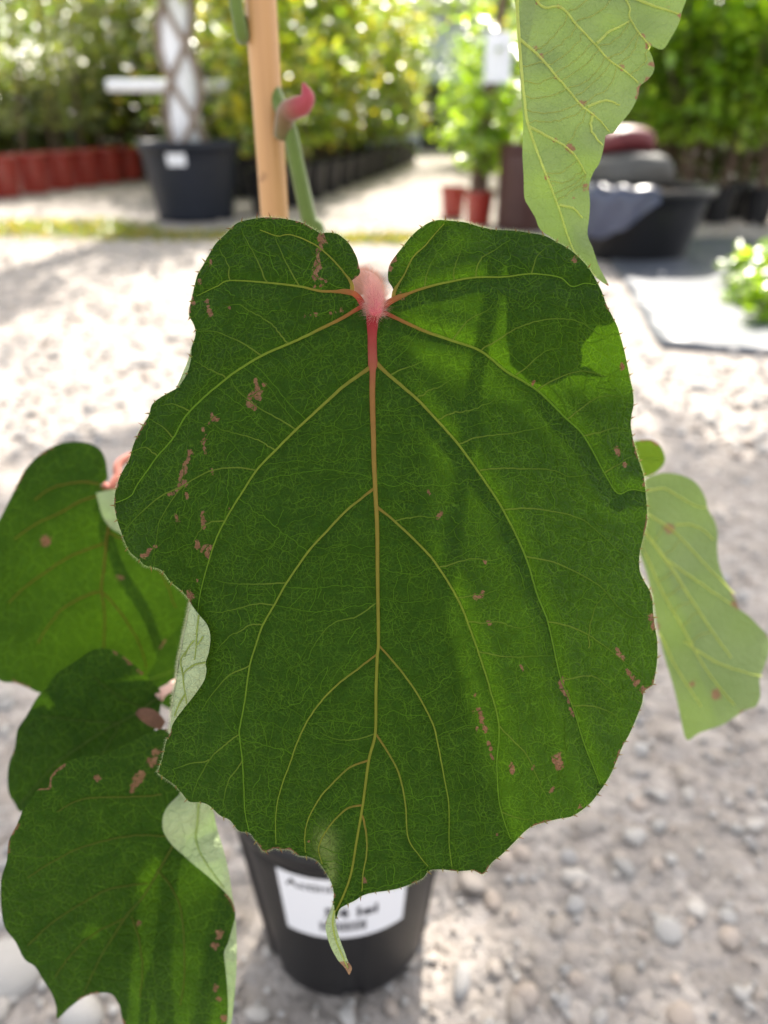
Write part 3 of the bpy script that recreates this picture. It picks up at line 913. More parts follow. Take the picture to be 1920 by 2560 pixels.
# pale building at the end of the path
M['wall'] = simple('pale_blue_render', (0.55, 0.60, 0.68), 0.85, 0.3, 0.08, 1.5)
M['roof'] = simple('grey_sheet_roof', (0.42, 0.42, 0.45), 0.5, 0.4, 0.1, 2.0)
M['dark'] = simple('dark_door', (0.02, 0.02, 0.022), 0.6, 0.4, 0.2, 2.0)
M['pane'] = simple('window_glass', (0.05, 0.07, 0.09), 0.08, 0.6, 0.1, 1.0)
def box(name, lo, hi, mat, parent=None):
    x0, y0, z0 = lo; x1, y1, z1 = hi
    v = [(x0, y0, z0), (x1, y0, z0), (x1, y1, z0), (x0, y1, z0), (x0, y0, z1), (x1, y0, z1), (x1, y1, z1), (x0, y1, z1)]
    f = [(3, 2, 1, 0), (4, 5, 6, 7), (0, 1, 5, 4), (1, 2, 6, 5), (2, 3, 7, 6), (3, 0, 4, 7)]
    return mesh_world(name, v, f, mat, parent, smooth=False)
bl_ = empty('building', (2.0, 17.0, 0), 'pale blue building with a grey roof at the end of the path', 'building')
box('wall', (-0.5, 16.5, 0), (4.6, 20, 2.35), M['wall'], bl_)
box('roof', (-0.8, 16.1, 2.353), (4.9, 20.3, 2.62), M['roof'], bl_)
dr = box('door', (0.72, 16.46, 0), (1.5, 16.497, 1.15), M['dark'], bl_)
for x in (2.3, 3.4):
    wdw = box('window', (x, 16.45, 1.0), (x + 0.7, 16.497, 1.8), M['white'], bl_)
    box('pane', (x + 0.05, 16.44, 1.05), (x + 0.65, 16.449, 1.75), M['pane'], wdw)

# two added slim trees; high crowns sized and placed to shade the near ground
shade = plant_proto('slim_tree', make_plant(301, 5.5, 0.62, 4.75, 1900, (0.12, 0.05), GRN, 1, 60, 0.032, 0.02), 'slim tall tree rising behind the hanging leaf', 'tree', 'slim tall trees')
shade.location = (1.45, 6.05, 0)
s2 = copy_tree(shade); s2.location = (0.66, 6.0, 0); s2.rotation_euler = (0, 0, 2.0); s2['label'] = 'slim tall tree rising behind the tagged young tree'
# ================================================================== the kiwi vine in its pot
POT_C = np.array([-0.033, 0.402, 0.0])
plant = empty('kiwi_plant', POT_C, 'kiwi vine with large heart-shaped green leaves and pink hairy stalks in black pot', 'plant')

# ---- traced leaf, in photograph pixels (blade hangs about 20 cm from the lens)
OUT = [(906,756),(879,732),(877,706),(899,685),(897,665),(891,641),(875,612),(857,594),(838,583),(811,582),(802,584),(787,575),(756,557),(724,549),(685,544),(654,544),(622,549),(599,555),(583,565),(564,585),(540,608),(524,634),(509,661),(495,685),(487,712),(479,747),(473,775),(474,792),(483,808),(489,826),(487,845),(479,869),(477,900),(467,934),(446,967),(425,980),(399,995),(380,1012),(372,1039),(359,1060),(349,1077),(334,1111),(323,1149),(311,1170),(300,1191),(292,1216),(287,1238),(286,1267),(292,1297),(300,1322),(311,1351),(323,1377),(340,1394),(351,1402),(363,1414),(395,1421),(410,1432),(425,1453),(446,1470),(463,1487),(476,1510),(469,1546),(460,1584),(454,1617),(446,1655),(441,1700),(434,1743),(428,1795),(425,1830),(415,1856),(406,1895),(397,1923),(395,1932),(415,1947),(436,1962),(454,1982),(473,2004),(501,2006),(523,2014),(549,2038),(575,2051),(597,2077),(623,2082),(640,2103),(660,2129),(684,2121),(701,2123),(727,2125),(745,2138),(771,2142),(792,2151),(807,2169),(823,2195),(834,2229),(831,2264),(819,2300),(838,2300),(849,2273),(870,2260),(888,2251),(909,2238),(936,2231),(966,2227),(996,2221),(1027,2210),(1057,2195),(1074,2176),(1107,2174),(1144,2178),(1182,2176),(1208,2185),(1229,2157),(1257,2134),(1290,2101),(1323,2070),(1361,2056),(1398,2047),(1431,2040),(1469,2014),(1492,1988),(1521,1946),(1539,1908),(1556,1866),(1572,1838),(1591,1795),(1605,1758),(1610,1730),(1631,1713),(1636,1697),(1643,1650),(1643,1603),(1638,1570),(1633,1532),(1631,1499),(1624,1476),(1610,1452),(1600,1429),(1598,1405),(1600,1377),(1608,1344),(1617,1306),(1617,1266),(1614,1231),(1610,1193),(1600,1161),(1589,1123),(1582,1095),(1577,1062),(1579,1038),(1584,1010),(1582,977),(1577,954),(1568,911),(1561,878),(1551,841),(1542,813),(1530,789),(1516,761),(1504,728),(1490,700),(1471,669),(1445,641),(1422,622),(1394,606),(1361,589),(1323,582),(1290,577),(1238,574),(1201,567),(1163,556),(1126,552),(1097,550),(1074,556),(1050,571),(1027,592),(1006,618),(989,639),(975,660),(970,681),(971,702),(982,721),(985,747),(967,766),(948,778),(930,776)]
JOINT = np.array([936.0, 785.0])
MID = [(936,782),(932,802),(931,860),(932,912),(931,990),(934,1100),(935,1153),(939,1237),(943,1322),(944,1448),(946,1600),(943,1643),(940,1730),(938,1834),(922,1900),(907,2012),(892,2099),(877,2186),(853,2251),(830,2292)]
VEINS = {
 'L1': [(908,762),(879,733),(803,728),(748,716),(669,706),(575,700),(544,714),(524,724),(492,740)],
 'L1a': [(879,733),(877,706),(838,655),(803,622),(767,600),(724,585),(693,590),(650,575)],
 'L2': [(918,768),(906,767),(842,802),(740,853),(654,890),(567,945),(474,1029),(433,1094),(393,1142),(346,1210),(327,1240),(289,1257)],
 'L3': [(932,912),(924,920),(857,967),(826,996),(741,1075),(690,1126),(642,1176),(597,1246),(562,1303),(538,1356),(524,1398),(515,1432),(500,1490),(492,1550)],
 'L4': [(938,1220),(931,1224),(868,1273),(817,1326),(768,1381),(716,1457),(686,1512),(657,1562),(640,1610),(625,1663),(612,1752),(601,1813),(599,1836),(606,1895),(610,1969),(614,2034),(622,2075)],
 'L5': [(943,1635),(892,1674),(831,1721),(775,1791),(749,1843),(727,1904),(710,1947),(695,1999),(688,2051),(690,2110)],
 'L6': [(922,1900),(870,1921),(823,1965),(792,2004),(771,2047),(762,2086),(764,2130)],
 'L7': [(905,2013),(870,2021),(840,2047),(814,2082),(797,2121),(806,2160)],
 'R1': [(950,776),(985,750),(1062,721),(1133,704),(1189,695),(1262,693),(1328,685),(1398,693),(1429,716),(1462,708),(1490,712)],
 'R1a': [(985,750),(986,728),(1013,681),(1036,641),(1065,613),(1093,578),(1110,560)],
 'R2': [(950,782),(966,784),(1055,824),(1130,850),(1201,876),(1267,928),(1342,975),(1417,1048),(1459,1090),(1511,1182),(1544,1233),(1577,1224),(1613,1229)],
 'R3': [(934,905),(942,909),(975,940),(1041,996),(1093,1050),(1147,1111),(1196,1179),(1257,1273),(1314,1391),(1342,1480),(1370,1553),(1389,1640),(1403,1697),(1431,1762),(1459,1852),(1478,1903),(1500,1960)],
 'R4': [(941,1262),(945,1269),(987,1302),(1060,1372),(1097,1417),(1144,1494),(1170,1556),(1201,1645),(1224,1715),(1248,1814),(1243,1908),(1246,1988),(1255,2035),(1276,2096)],
 'R5': [(946,1612),(1003,1678),(1046,1739),(1079,1805),(1093,1856),(1107,1932),(1121,2012),(1123,2106),(1130,2165)],
 'R6': [(939,1834),(979,1895),(1001,1943),(1014,2004),(1022,2095),(1050,2140),(1070,2165)],
 'R7': [(905,2038),(916,2082),(918,2130),(909,2177),(905,2228)],
}
BRANCH = [
 [(748,716),(724,669),(701,622),(689,598),(685,560)], [(669,706),(638,641),(611,592),(603,571)], [(575,700),(569,657),(548,618)],
 [(720,858),(685,816),(658,796),(622,777),(595,763),(560,770)], [(654,890),(603,859),(544,833),(517,828),(493,829)], [(567,945),(528,924),(485,902)],
 [(474,1029),(454,1020),(429,1012),(400,1015)], [(393,1142),(359,1117),(327,1130)], [(433,1094),(400,1060),(372,1045)],
 [(741,1075),(690,1046),(648,1022),(593,976),(572,930)], [(690,1126),(640,1096),(597,1083),(551,1071),(530,1056)],
 [(642,1176),(589,1170),(530,1176),(496,1191),(458,1214),(429,1250),(408,1284),(395,1309),(387,1360),(380,1400)],
 [(562,1303),(522,1309),(505,1322),(480,1360)], [(458,1214),(400,1240),(340,1290),(310,1330)],
 [(625,1663),(571,1693),(528,1739),(504,1778)], [(599,1836),(554,1869),(523,1899),(497,1952),(480,1995)],
 [(716,1457),(661,1457),(593,1459),(538,1451)], [(686,1512),(640,1508),(564,1529),(510,1530)], [(657,1562),(619,1567),(564,1600),(534,1634)],
 [(606,1900),(570,1960),(556,2020)], [(523,1899),(470,1910),(430,1925)],
 [(1133,704),(1135,667),(1149,629),(1154,606)], [(1189,695),(1203,650),(1238,625),(1276,601)], [(1328,685),(1337,648),(1365,620)], [(1062,721),(1066,680),(1088,640)],
 [(1130,850),(1177,799),(1220,775),(1238,749)], [(1201,876),(1267,836),(1323,810),(1408,796),(1459,808),(1506,841),(1544,834)],
 [(1290,937),(1337,897),(1370,876),(1400,870)], [(1342,975),(1394,947),(1450,930),(1492,935),(1511,944),(1555,920)], [(1417,1048),(1464,1015),(1511,991),(1575,995)], [(1459,1090),(1539,1069),(1572,1075)], [(1511,1182),(1560,1150),(1585,1140)],
 [(1041,996),(1097,965),(1144,944)], [(975,938),(1027,916),(1074,902)], [(1095,1050),(1140,1031),(1182,1022),(1229,1003),(1257,963)],
 [(1147,1111),(1206,1092),(1300,1081),(1370,1067)], [(1200,1177),(1276,1172),(1370,1175),(1427,1191),(1480,1185)],
 [(1257,1275),(1318,1271),(1394,1278),(1455,1297),(1488,1323),(1530,1363),(1570,1400)], [(1314,1391),(1384,1405),(1450,1433),(1504,1466),(1544,1513),(1577,1541),(1620,1545)],
 [(1370,1555),(1417,1565),(1464,1586),(1516,1621),(1565,1659),(1610,1697)], [(1403,1697),(1478,1692),(1525,1720),(1570,1760)], [(1431,1765),(1478,1767),(1530,1786),(1560,1820)], [(1470,1620),(1480,1540),(1530,1460)],
 [(987,1302),(1041,1290),(1102,1295)], [(1100,1417),(1177,1396),(1229,1400),(1271,1386)], [(1144,1494),(1201,1487),(1248,1476)],
 [(1170,1556),(1238,1556),(1300,1570),(1361,1556)], [(1196,1630),(1276,1640),(1384,1638)], [(1248,1814),(1314,1885),(1342,1941),(1370,1993),(1389,2040)], [(1255,2030),(1304,2049),(1342,2054)],
 [(944,1505),(890,1540),(840,1555),(795,1600),(770,1650)], [(938,1834),(890,1850),(840,1850),(800,1830)],
]
BLEM = [(805,598,11),(799,626,9),(791,669,11),(795,645,8),(788,690,7),(790,720,5),(811,702,5),(528,657,6),(501,704,7),(520,755,6),(524,782,9),(483,759,6),(857,777,5),(826,782,5),(787,790,6),(760,786,4),(575,771,5),(642,955,7),(644,974,9),(648,990,8),(630,986,7),(662,963,6),(622,1010,8),(634,1018,7),(530,1045,7),(542,1046,6),(511,1073,6),(511,1105,7),(513,1125,6),(475,1132,7),(471,1149,8),(460,1170,8),(454,1195,9),(462,1210,9),(440,1222,6),(422,1237,5),(469,1240,6),(441,1290,7),(446,1307,6),(508,1280,6),(507,1300,6),(506,1315,6),(490,1356,7),(494,1366,7),(524,1372,8),(519,1388,7),(372,1381,7),(357,1392,7),(387,1366,6),(490,1448,6),(473,1497,12),(574,1267,5),(530,1176,6),(1102,1285,7),(1095,1295,6),(1215,1400,5),(1206,1483,8),(1191,1492,5),(1219,1558,6),(1304,1671,5),(1403,1701,8),(1408,1716,6),(1413,1734,8),(1431,1784,9),(1425,1755,5),(1544,1626,7),(1551,1637,6),(1558,1648,6),(1572,1682,9),(1582,1696,6),(1592,1707,7),(1635,1546,12),(1633,1565,8),(1612,1727,9),(1196,1774,7),(1206,1798,7),(1213,1821,8),(1224,1861,7),(1231,1894,6),(1187,1741,4),(1182,1781,5),(1190,1822,5),(1394,1903,15),(1396,1920,8),(1281,1922,9),(1278,1912,6),(1332,1915,5),(1448,2014,6),(1380,1980,6),(1001,742,8),(985,641,10),(975,672,6),(1553,918,8),(1543,1128,10),(1563,1161,6),(1332,958,6),(1074,1233,6),(1612,1207,9),(1436,650,6),(1241,2088,4),(909,2200,6),(770,2100,3)]
CREASE = np.array([(700,900),(900,965),(1200,1070),(1500,1160),(1700,1215),(2000,1310),(2300,1400)], float)

outl = catmull(OUT, 6.0, True)
MAINPTS = np.concatenate([catmull(MID, 7.0)] + [catmull(v, 7.0) for v in VEINS.values()])
MIDC = catmull(MID, 10.0)

def softp(s, w):
    return w * np.log1p(np.exp(np.clip(s / w, -40, 40)))

def depth_main(x, y, gutters=True):
    x = np.asarray(x, float); y = np.asarray(y, float)
    d = np.full(x.shape, 0.200)
    mx = np.interp(y, MIDC[:, 1], MIDC[:, 0])
    cx = np.interp(y, CREASE[:, 0], CREASE[:, 1])
    fade = np.clip((y - 760) / 250, 0, 1); fade = fade * fade * (3 - 2 * fade)
    d = d - 0.000016 * softp(np.minimum(x - mx, cx - mx), 25) * fade          # rises from midrib to the crease
    d = d + 0.000034 * softp(x - cx, 32) * fade                               # right half turns away
    d = d + 0.000020 * softp(x - 1440, 50)                                    # margin rolls back further
    d = d - 0.000012 * softp(mx - x, 25)                                      # left half comes forward
    d = d + 0.000028 * softp(620 - x, 40)                                     # then rolls back
    d = d + 0.000022 * softp(y - 1500, 120)                                   # hangs: lower blade farther away
    d = d + 0.000018 * softp(760 - y, 60)                                      # basal lobes arch backwards
    # dished fold running into the curled margin on the left
    d = d + 0.0035 * np.exp(-(((x - 500) / 60) ** 2 + ((y - 1470) / 150) ** 2))
    d = d - 0.0025 * np.exp(-(((x - 390) / 70) ** 2 + ((y - 1330) / 110) ** 2))
    d = d + 0.0030 * np.exp(-(((x - 790) / 45) ** 2 + ((y - 2170) / 70) ** 2))
    d = d + 0.0007 * fbm(x / 95.0, y / 95.0, 4) + 0.0018 * fbm(x / 330.0, y / 330.0, 9, 1)
    if gutters:
        q = np.stack([x.ravel(), y.ravel()], 1)
        g = mindist(q, MAINPTS).reshape(x.shape)
        d = d + 0.00055 * np.exp(-(g / 11.0) ** 2) - 0.0006 * np.exp(-((g - 38) / 26.0) ** 2)
    return d

uvp, faces = fill(outl, 6.6)
d = depth_main(uvp[:, 0], uvp[:, 1])
v3 = P(uvp[:, 0], uvp[:, 1], d)
faces = orient(v3, faces, True)
bl = np.zeros(len(uvp))
BL2 = list(BLEM)
for i, a_ in enumerate(BLEM):                                 # scars run on between neighbouring spots
    for b_ in BLEM[i + 1:i + 3]:
        if math.hypot(a_[0] - b_[0], a_[1] - b_[1]) < 34:
            BL2.append(((a_[0] + b_[0]) / 2, (a_[1] + b_[1]) / 2, 0.75 * min(a_[2], b_[2])))
wx = uvp[:, 0] + 5 * fbm(uvp[:, 0] / 7, uvp[:, 1] / 7, 51); wy = uvp[:, 1] + 6 * fbm(uvp[:, 0] / 7, uvp[:, 1] / 7, 52)
for bx, by, br in BL2:
    dd = ((wx - bx) * 1.25) ** 2 + ((wy - by) * 0.8) ** 2
    bl = np.maximum(bl, np.exp(-dd / (br * 1.15) ** 2))
em = mindist(uvp, outl)                                       # browned rim here and there
rim = np.exp(-(em / 5.0) ** 2) * (fbm(uvp[:, 0] / 30, uvp[:, 1] / 30, 21) > 0.42) * 0.75
bl = np.maximum(bl, rim)
pale = np.exp(-(((uvp[:, 0] - 812) / 26) ** 2 + ((uvp[:, 1] - 2110) / 40) ** 2)) * 0.75 + np.exp(-(((uvp[:, 0] - 828) / 14) ** 2 + ((uvp[:, 1] - 2175) / 34) ** 2)) * 0.7
UV = np.concatenate([uvp / 1000.0, np.zeros((len(uvp), 1))], 1)
big = mesh_world('leaf', v3, faces, M['leaf'], plant, attrs={'leaf_uv': UV, 'blem': bl, 'pale': np.clip(pale, 0, 1)})
big['label'] = 'large dark green heart-shaped leaf with fine yellow veins and a curled tip'

# ---- veins: colour runs from red at the stalk through orange to yellow green
def vein_colour(pts, k=1.0):
    r = np.linalg.norm(pts - JOINT, axis=1)
    stops = np.array([0, 45, 110, 190, 420, 900]) * k
    cols = np.array([(0.34, 0.020, 0.035), (0.34, 0.045, 0.045), (0.33, 0.085, 0.060), (0.30, 0.135, 0.048), (0.26, 0.185, 0.038), (0.20, 0.215, 0.028)])
    return np.stack([np.interp(r, stops, cols[:, i]) for i in range(3)], 1)

def side_colour(pts):
    r = np.linalg.norm(pts - pts[0], axis=1)
    near = np.linalg.norm(pts[0] - JOINT) < 60
    a = np.array((0.34, 0.030, 0.035)) if near else np.array((0.22, 0.15, 0.032))
    stops = [0, 50, 160, 500] if near else [0, 60, 250, 700]
    cols = np.array([a, (0.26, 0.11, 0.035) if near else (0.165, 0.175, 0.026), (0.145, 0.175, 0.023), (0.085, 0.16, 0.014)])
    return np.stack([np.interp(r, stops, cols[:, i]) for i in range(3)], 1) * np.interp(r, [0, 150, 300], [1.0, 1.3, 1.4])[:, None]

def wob(pts, amp, rng):
    n = len(pts)
    if n < 4: return pts
    w = np.cumsum(rng.normal(size=n)); w -= np.linspace(w[0], w[-1], n)
    w *= amp / (np.abs(w).max() + 1e-9)
    t = np.gradient(pts, axis=0); t /= np.linalg.norm(t, axis=1, keepdims=True) + 1e-9
    return pts + np.stack([-t[:, 1], t[:, 0]], 1) * w[:, None]

rg = np.random.default_rng(5)
mp = catmull(MID, 7.0)
arc = np.concatenate([[0], np.cumsum(np.linalg.norm(np.diff(mp, axis=0), axis=1))])
mw = np.interp(arc, [0, 15, 60, 130, 145, 330, 480, 850, 1100, 1540], [44, 34, 25, 25, 16, 13, 11, 8, 7, 4])
ribbon_set([(mp, mw, vein_colour(mp))], depth_main, 0.00022, big, 'midrib', M['vein'], 4, 0.55, label='raised midrib, red at the stalk turning orange then yellow')
for k, pts in VEINS.items():
    q = catmull(pts, 7.0)
    q = wob(q, 1.6, rg)
    a = np.concatenate([[0], np.cumsum(np.linalg.norm(np.diff(q, axis=0), axis=1))])
    if k in ('L1', 'R1'):
        w = np.interp(a, [0, 60, 85, 200, a[-1]], [17, 15, 7, 5.0, 2.0])
    elif k in ('L1a', 'R1a'):
        w = np.interp(a, [0, 28, 50, a[-1]], [11, 9, 4.5, 2.0])
    elif k in ('L2', 'R2', 'L3', 'R3'):
        w = np.interp(a, [0, 40, 200, a[-1]], [13, 9.5, 6.5, 2.4])
    elif k in ('L4', 'R4'):
        w = np.interp(a, [0, 40, a[-1]], [8.5, 6.2, 2.4])
    else:
        w = np.interp(a, [0, a[-1]], [5.2, 2.0])
    ribbon_set([(q, w, side_colour(q))], depth_main, 0.00016, big, 'vein', M['vein'], 3, 0.5)

thin = []
OCC = [MAINPTS]
VC_T = np.array((0.062, 0.132, 0.010))
rt = np.random.default_rng(17)
for b in BRANCH:
    q = catmull(b, 7.0)
    q = wob(q, 3.0, rt)
    OCC.append(q)
    thin.append((q, np.linspace(3.8, 1.6, len(q)), np.linspace(0, 1, len(q))[:, None] * (VC_T - np.array((0.13, 0.18, 0.025))) + np.array((0.13, 0.18, 0.025))))

def ladder(A, B, step, maxd, rng, width=2.1):
    A = catmull(A, 6.0); B = catmull(B, 6.0)
    made = []
    s = rng.uniform(0.4, 1.0) * step
    arcA = np.concatenate([[0], np.cumsum(np.linalg.norm(np.diff(A, axis=0), axis=1))])
    while s < arcA[-1]:
        i = int(np.searchsorted(arcA, s)); i = min(max(i, 1), len(A) - 2)
        p = A[i]; t = A[i + 1] - A[i - 1]; t = t / np.linalg.norm(t)
        df = B - p
        L = np.linalg.norm(df, axis=1)
        j = int(np.argmin(L + 1.1 * np.abs(df @ t)))
        if 22 < L[j] < maxd:
            n = max(4, int(L[j] / 9))
            u = np.linspace(0, 1, n)[:, None]
            q = p + (B[j] - p) * u
            nd = np.array([-(B[j] - p)[1], (B[j] - p)[0]]) / L[j]
            q = q + nd * (np.sin(u * math.pi) * rng.uniform(-0.05, 0.09) * L[j])
            q = wob(q, min(9.0, 0.07 * L[j] + 2.5), rng)
            made.append(q)
        s += step * rng.uniform(0.65, 1.35)
    for a, b in zip(made[:-1], made[1:]):
        for _ in range(2 if len(a) < 14 else 4):
            u1 = rng.uniform(0.12, 0.88); u2 = min(max(u1 + rng.uniform(-0.15, 0.15), 0.05), 0.95)
            p = a[int(u1 * (len(a) - 1))]; e = b[int(u2 * (len(b) - 1))]
            if np.linalg.norm(e - p) < 95:
                n = max(4, int(np.linalg.norm(e - p) / 8))
                made.append(wob(p + (e - p) * np.linspace(0, 1, n)[:, None], 4.0, rng))
    for q in made:
        keep(q, width, rng)

def keep(q, width, rng):
    """take a veinlet only where it does not run across or along another"""
    if len(q) < 4 or not inside(outl, q).all(): return False
    occ = np.concatenate(OCC)
    lo, hi = q.min(0) - 8, q.max(0) + 8
    occ = occ[((occ > lo) & (occ < hi)).all(1)]
    core = q[1:-1] if len(q) < 8 else q[2:-2]
    if len(occ) and (mindist(core, occ) < 6.5).any(): return False
    OCC.append(q)
    thin.append((q, np.full(len(q), width * rng.uniform(0.7, 1.1)), np.tile(VC_T * rng.uniform(0.7, 1.2), (len(q), 1))))
    return True

def seg(y0, y1):
    return [tuple(p) for p in MID if y0 < p[1] < y1]
V = VEINS
PAIRS = [
 (V['L1'], V['L2']), (V['L1a'], V['L1']), (seg(810, 905) + V['L3'], V['L2']), (seg(930, 1215) + V['L4'], V['L3']), (seg(1240, 1630) + V['L5'], V['L4']), (seg(1650, 1890) + V['L6'], V['L5']), (seg(1905, 2010) + V['L7'], V['L6']), (seg(2015, 2290), V['L7']),
 (V['R1'], V['R2']), (V['R1a'], V['R1']), (seg(810, 900) + V['R3'], V['R2']), (seg(930, 1260) + V['R4'], V['R3']), (seg(1280, 1605) + V['R5'], V['R4']), (seg(1650, 1830) + V['R6'], V['R5']), (seg(1850, 2030) + V['R7'], V['R6'])]
for A, B in PAIRS:
    ladder(A, B, 36, 420, rt)
for i in range(len(BRANCH) - 1):                     # meshes between neighbouring branches
    if np.linalg.norm(np.array(BRANCH[i][0]) - np.array(BRANCH[i + 1][0])) < 190:
        ladder(BRANCH[i], BRANCH[i + 1], 36, 190, rt, 2.0)
rimline = [tuple(p) for p in outl[::3]]
for b in BRANCH + [V['L2'], V['R2'], V['R3'], V['L4'], V['R4'], V['R5'], V['L5'], V['R1'], V['L1'], V['R1a'], V['L1a']]:
    ladder(b[len(b) // 2:], rimline, 44, 105, rt, 1.9)
ribbon_set(thin, depth_main, 0.00012, big, 'vein_network', M['vein'], 1, 0.35, kind='stuff')

# ---- bristle teeth and fringe of hairs along the margin
bo = catmull(OUT, 3.0, True)
bd = depth_main(bo[:, 0], bo[:, 1])
b3 = P(bo[:, 0], bo[:, 1], bd)
tn = np.roll(bo, -2, 0) - np.roll(bo, 2, 0); tn /= np.linalg.norm(tn, axis=1, keepdims=True) + 1e-9
out2 = np.stack([tn[:, 1], -tn[:, 0]], 1)
probe = inside(outl, bo + out2 * 5)
if probe.mean() > 0.5: out2 = -out2
def dir3(v2):
    return v2[:, :1] * RGT - v2[:, 1:] * UPV
notch = (np.abs(bo[:, 0] - 932) < 62) & (bo[:, 1] < 800)
foldl = (bo[:, 0] < 480) & (bo[:, 1] > 1505) & (bo[:, 1] < 1845)
idx = []
last = -99
rb = np.random.default_rng(3)
for i in range(len(bo)):
    if notch[i] or foldl[i]: continue
    if i - last > rb.uniform(9, 20): idx.append(i); last = i
idx = np.array(idx)
td = out2[idx] + tn[idx] * rb.uniform(0.1, 0.7, (len(idx), 1)) * np.where(rb.uniform(size=(len(idx), 1)) < 0.8, 1, -1)
V_, F_, C_ = [], [], []
for j, i in enumerate(idx):
    Lp = rb.uniform(9, 19) * 0.108e-3
    ax = dir3(td[j:j + 1])[0]; ax /= np.linalg.norm(ax)
    sd = np.cross(ax, FWD); sd /= np.linalg.norm(sd); w = 0.00030
    base = b3[i] - ax * 0.0004
    k = len(V_)
    for rr, fr in ((1.0, 0.0), (0.55, 0.45)):
        for a in range(4):
            an = a * math.pi / 2
            V_.append(base + ax * Lp * fr + (sd * math.cos(an) + FWD * math.sin(an)) * w * rr)
    V_.append(base + ax * Lp + UPV * rb.uniform(-1, 1) * 0.0002)
    for a in range(4):
        F_.append((k + a, k + (a + 1) % 4, k + 4 + (a + 1) % 4, k + 4 + a))
        F_.append((k + 4 + a, k + 4 + (a + 1) % 4, k + 8))
    tipc = (0.20, 0.04, 0.03) if rb.uniform() < 0.75 else (0.35, 0.33, 0.10)
    C_ += [(0.16, 0.26, 0.05, 1)] * 4 + [(0.24, 0.13, 0.05, 1)] * 4 + [tipc + (1,)]
teeth = mesh_world('margin_teeth', V_, F_, M['vein'], big, smooth=False, attrs={'vc': np.array(C_)})
teeth['kind'] = 'stuff'
sel = np.where(~notch & ~foldl)[0]
hi = np.repeat(sel, 5)
hb = b3[hi] + (np.roll(b3, -1, 0) - b3)[hi] * rb.uniform(0, 1, (len(hi), 1))
hd = dir3(out2[hi]) + rb.normal(size=(len(hi), 3)) * 0.55
hairs('margin_hairs', hb, hd, rb.uniform(0.0004, 0.0011, len(hi)), 0.000022, (0.50, 0.55, 0.36), big)

# ---- curled margin and twisted drip tip: the pale underside turns to the light
def flap(name, left, right, depth_l, bulge, n=26, m=9, parent=None, mat=None, uvoff=0.0, blem=None):
    lc = catmull(left, 2.0); rc = catmull(right, 2.0)
    def rs(c):
        a = np.concatenate([[0], np.cumsum(np.linalg.norm(np.diff(c, axis=0), axis=1))])
        s = np.linspace(0, a[-1], n)
        return np.stack([np.interp(s, a, c[:, 0]), np.interp(s, a, c[:, 1])], 1)
    lc, rc = rs(lc), rs(rc)
    u = np.linspace(0, 1, m)
    pts = lc[:, None] * (1 - u)[None, :, None] + rc[:, None] * u[None, :, None]
    dl = depth_l(lc[:, 0], lc[:, 1])[:, None]
    wpx = np.linalg.norm(rc - lc, axis=1)[:, None] * 0.108e-3
    dd = dl - bulge * wpx * np.sin(u * math.pi * 0.62)[None] + 0.0004 * fbm(pts[..., 0] / 14, pts[..., 1] / 14, 3)
    p3 = P(pts[..., 0], pts[..., 1], dd).reshape(-1, 3)
    i = np.arange(n * m).reshape(n, m)
    F = np.stack([i[:-1, :-1], i[1:, :-1], i[1:, 1:], i[:-1, 1:]], -1).reshape(-1, 4)
    F = orient(p3, F, False)
    uv = np.concatenate([pts.reshape(-1, 2) / 1000.0 + uvoff, np.zeros((n * m, 1))], 1)
    b = np.zeros(n * m) if blem is None else blem(pts.reshape(-1, 2))
    return mesh_world(name, p3, F, mat or M['leaf'], parent, attrs={'leaf_uv': uv, 'blem': b, 'pale': np.zeros(n * m)}), pts, dd

FL = [(476,1508),(469,1546),(460,1584),(454,1617),(446,1655),(441,1700),(434,1743),(428,1795),(425,1832)]
FR = [(477,1509),(497,1536),(518,1562),(526,1592),(522,1630),(514,1656),(516,1675),(510,1702),(486,1738),(462,1768),(440,1797),(430,1815),(427,1833)]
dm_off = lambda x, y: depth_main(x, y) - 0.0002
fo, fp, fd = flap('curled_margin', FL, FR, dm_off, 0.42, 40, 13, big)
fo['label'] = 'pale green felted underside of the margin curled over'
# veins on the curl
def flap_depth(fp, fd):
    q = fp.reshape(-1, 2); dv = fd.ravel()
    def f(x, y):
        x = np.asarray(x, float); y = np.asarray(y, float)
        g = np.stack([x.ravel(), y.ravel()], 1)
        D = ((g[:, None] - q[None]) ** 2).sum(-1) + 1.0
        w = 1.0 / D ** 2
        return ((w * dv).sum(1) / w.sum(1)).reshape(x.shape)
    return f
fdf = flap_depth(fp, fd)
uvein = [[(497,1537),(492,1580),(490,1620),(486,1650)], [(514,1656),(486,1662),(462,1680),(458,1700),(464,1740),(466,1758)], [(458,1690),(452,1650),(468,1625)], [(463,1735),(448,1760),(436,1790)], [(486,1600),(470,1620),(462,1640)], [(508,1590),(494,1612)]]
ribbon_set([(catmull(q, 4.0), np.linspace(4.5, 2.5, len(catmull(q, 4.0))), np.tile((0.30, 0.36, 0.12), (len(catmull(q, 4.0)), 1))) for q in uvein], fdf, 0.0002, big, 'underside_veins', M['uvein'], 2, 0.6, kind='stuff')
lcf = catmull(FL, 1.2); lcf = np.repeat(lcf, 8, 0) + rb.uniform(-1.5, 1.5, (len(lcf) * 8, 2))
h3 = P(lcf[:, 0], lcf[:, 1], depth_main(lcf[:, 0], lcf[:, 1]) - 0.0004)
hairs('curl_hairs', h3, -RGT + rb.normal(size=h3.shape) * 0.5, rb.uniform(0.0005, 0.0013, len(h3)), 0.000022, (0.60, 0.62, 0.48), big)
TL = [(832,2262),(822,2290),(814,2312),(816,2333),(827,2368),(844,2399),(862,2420),(872,2437)]
TR = [(835,2262),(838,2287),(840,2312),(849,2346),(862,2381),(870,2403),(880,2420),(874,2437)]
